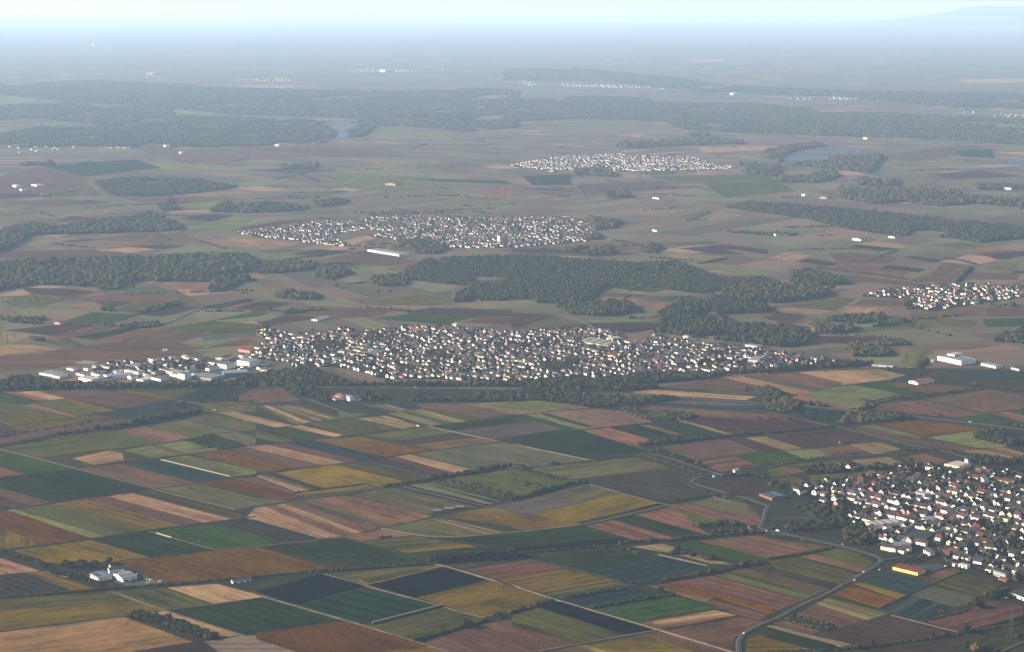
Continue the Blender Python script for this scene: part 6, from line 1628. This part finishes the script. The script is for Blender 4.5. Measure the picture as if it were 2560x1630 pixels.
for a in [('E1505,632', 'white', 'white van parked at the end of the farmyard', .3, True), ('E1440,632', 'orange', 'orange car in the farmyard beside the white van', .3), ('E1395,645', 'yellow', 'yellow vehicle at the edge of the farmyard', .3, True), ('E1360,600', 'silver', 'first silver car behind the large farm hall', .9), ('E1385,606', 'silver', 'second silver car behind the large farm hall', .9), ('E1415,612', 'white', 'white car at the end of the parked farm row', .9), ('E1290,555', 'silver', 'silver car close to the farm hall gable', .9),
          ('H815,618', 'orange', 'orange van on the verge of the main road', 1.0, True), ('G2392,150', 'white', 'white car driving on the road loop', -.4), ('H90,150', 'white', 'white van following on the road loop', -.5, True), ('H1050,515', 'cream' if False else 'yellow', 'pale yellow car at the road junction by the market hall', 1.0), ('A2262,262', 'blue', 'blue car on the lane at the left junction', -.2, True), ('A2018,292', 'yellow', 'yellow van waiting near the left junction', -.2, True), ('C298,122', 'blue', 'blue car on the motorway slip road', -.2, True), ('C975,55', 'white', 'white lorry by the motorway trees', -.2, True),
          ('A168,112', 'red', 'red tractor on the pale upper left field', .2, True), ('A1700,560', 'red', 'red tractor on the reddish upper left field', .2, True), ('H2240,785', 'white', 'white van beside the lowest depot', .1, True), ('H2200,785', 'silver', 'silver car beside the lowest depot', .1), ('H1672,482', 'white', 'white car at the market hall car park exit', .4), ('D135,792', 'red', 'red car on the lane above the near village', .3), ('C1695,962', 'dark', 'dark car in the sharp road bend', 1.2)]:
    car(*a)

for k, (t, rz, col) in enumerate([('A700,74', 0, 'white'), ('A1250,70', 0, 'dark'), ('A1800,68', 0, 'white'), ('B700,70', 0, 'silver'), ('B1500,78', 0, 'white'), ('B2100,86', 0, 'red')]):
    car(t, col, f"{WORDS[k]} vehicle from the left on the motorway below the long town, {col}", rz, k % 2 == 0)
for k, (t, rz, col) in enumerate([('D1100,306', -.2, 'white'), ('D1450,352', -.2, 'dark'), ('D1900,404', -.2, 'white'), ('C1700,172', -.2, 'silver')]):
    car(t, col, f"{WORDS[k]} {col} vehicle on the straight road at upper right", rz, k == 2)
for k, (t, rz, col) in enumerate([('H420,800', .9, 'dark'), ('H900,535', .9, 'white'), ('H700,276', -.5, 'silver'), ('G2180,1115', 1.0, 'white')]):
    car(t, col, f"{WORDS[k]} {col} car along the curved main road by the near village", rz)

def field_store(name, txt, h, label, cat, top, side=None):
    """a low clamp, crate stack or strip of white fleece: cover and body"""
    a, b = [Vector(p) for p in pts(txt)[:2]]; wd = float(h[1]); hh = h[0]; d = b - a; L = d.length; c = (a + b) / 2
    e = empty(name, (c.x, c.y, .9), math.atan2(d.y, d.x)); tag(e, label, cat)
    m = MB(); n = max(2, int(L / 6))
    for i in range(n):
        x0, x1 = -L / 2 + L * i / n, -L / 2 + L * (i + 1) / n - .25; k = rnd.uniform(.85, 1.1)
        m.box(x0, x1, -wd / 2, wd / 2, 0, hh * k)
    link('body', m.mesh('body', side or top), e)
    q = MB()
    for i in range(n):
        x0, x1 = -L / 2 + L * i / n, -L / 2 + L * (i + 1) / n - .25
        q.poly([(x0, -wd * .46, hh * 1.12), (x1, -wd * .46, hh * 1.12), (x1, wd * .46, hh * 1.12), (x0, wd * .46, hh * 1.12)])
        q.poly([(x0, -wd * .5, hh * .6), (x1, -wd * .5, hh * .6), (x1, -wd * .46, hh * 1.12), (x0, -wd * .46, hh * 1.12)])
    link('cover', q.mesh('cover', top), e)
M_FLEECE = flat_mat('white_fleece', (178, 168, 150), (150, 140, 124), .4)
M_CRATE = flat_mat('grey_crates', (110, 102, 94), (86, 80, 72), .8)
field_store('fleece_row', 'A1515,755 2166,913', (1.0, 2.6), 'long white fleece strip between green and teal fields', 'field cover', M_FLEECE)
field_store('fleece_row', 'E1472,168 1612,209', (1.2, 3.2), 'short white fleece strip at the edge of the bright green field', 'field cover', M_FLEECE)
field_store('root_clamp', 'F1095,1018 1755,850', (2.4, 4.0), 'long grey root clamp along the dark green rows', 'clamp', M_CRATE, M_TRACK)
for t, l in [('B1668,1238 1745,1240', 'leftmost of three flat crate stacks on the grass'), ('B1765,1218 1865,1220', 'middle of three flat crate stacks on the grass'), ('B1880,1204 1960,1205', 'rightmost of three flat crate stacks on the grass')]:
    field_store('crate_stack', t, (2.2, 14.0), l, 'crate stack', M_CRATE)
for t, l in [('H1280,430 1400,370', 'left dark bean row on the village allotment'), ('H1340,435 1480,365', 'middle dark bean row on the village allotment'), ('H1400,440 1550,380', 'right dark bean row on the village allotment')]:
    hedge(t, 2.2, 4, l, M_LEAF, 0, 'bean_row', 'crop row')
x, y = P1('G2330,60')
# road bridge by the loop: deck and parapets
a, b = [Vector(p) for p in pts('G2290,150 2408,112')]; c = (a + b) / 2; d = b - a
e = empty('road_bridge', (c.x, c.y, 0), math.atan2(d.y, d.x)); tag(e, 'short concrete road bridge over the railway hedge', 'bridge')
for y0 in (-9.5, -6.9):
    m = MB(); m.box(-d.length / 2 - 6, d.length / 2 + 6, y0, y0 + .5, 1.0, 3.0); link('parapet', m.mesh('parapet', M_CONC), e)
m = MB(); m.box(-d.length / 2 - 4, d.length / 2 + 4, -8.9, -7.0, .2, 1.0); link('deck', m.mesh('deck', M_CONC), e)

# ------------------------------------------------------------------ the air
def haze():
    m = bpy.data.materials.new('haze'); m.use_nodes = True; n = m.node_tree; n.nodes.clear()
    out = N(n, 'ShaderNodeOutputMaterial'); v = N(n, 'ShaderNodeVolumePrincipled')
    v.inputs['Color'].default_value = (*HAZE_COLOR, 1); v.inputs['Density'].default_value = HAZE_DENSITY; v.inputs['Anisotropy'].default_value = 0.1
    n.links.new(v.outputs[0], out.inputs['Volume'])
    b = MB(); x0, x1, y0, y1 = HAZEBOX; b.box(x0, x1, y0, y1, -8.0, 930.0)
    o = link('haze', b.mesh('haze', m)); tag(o, 'pale blue haze lying over the whole plain', 'haze', kind='stuff')
haze()
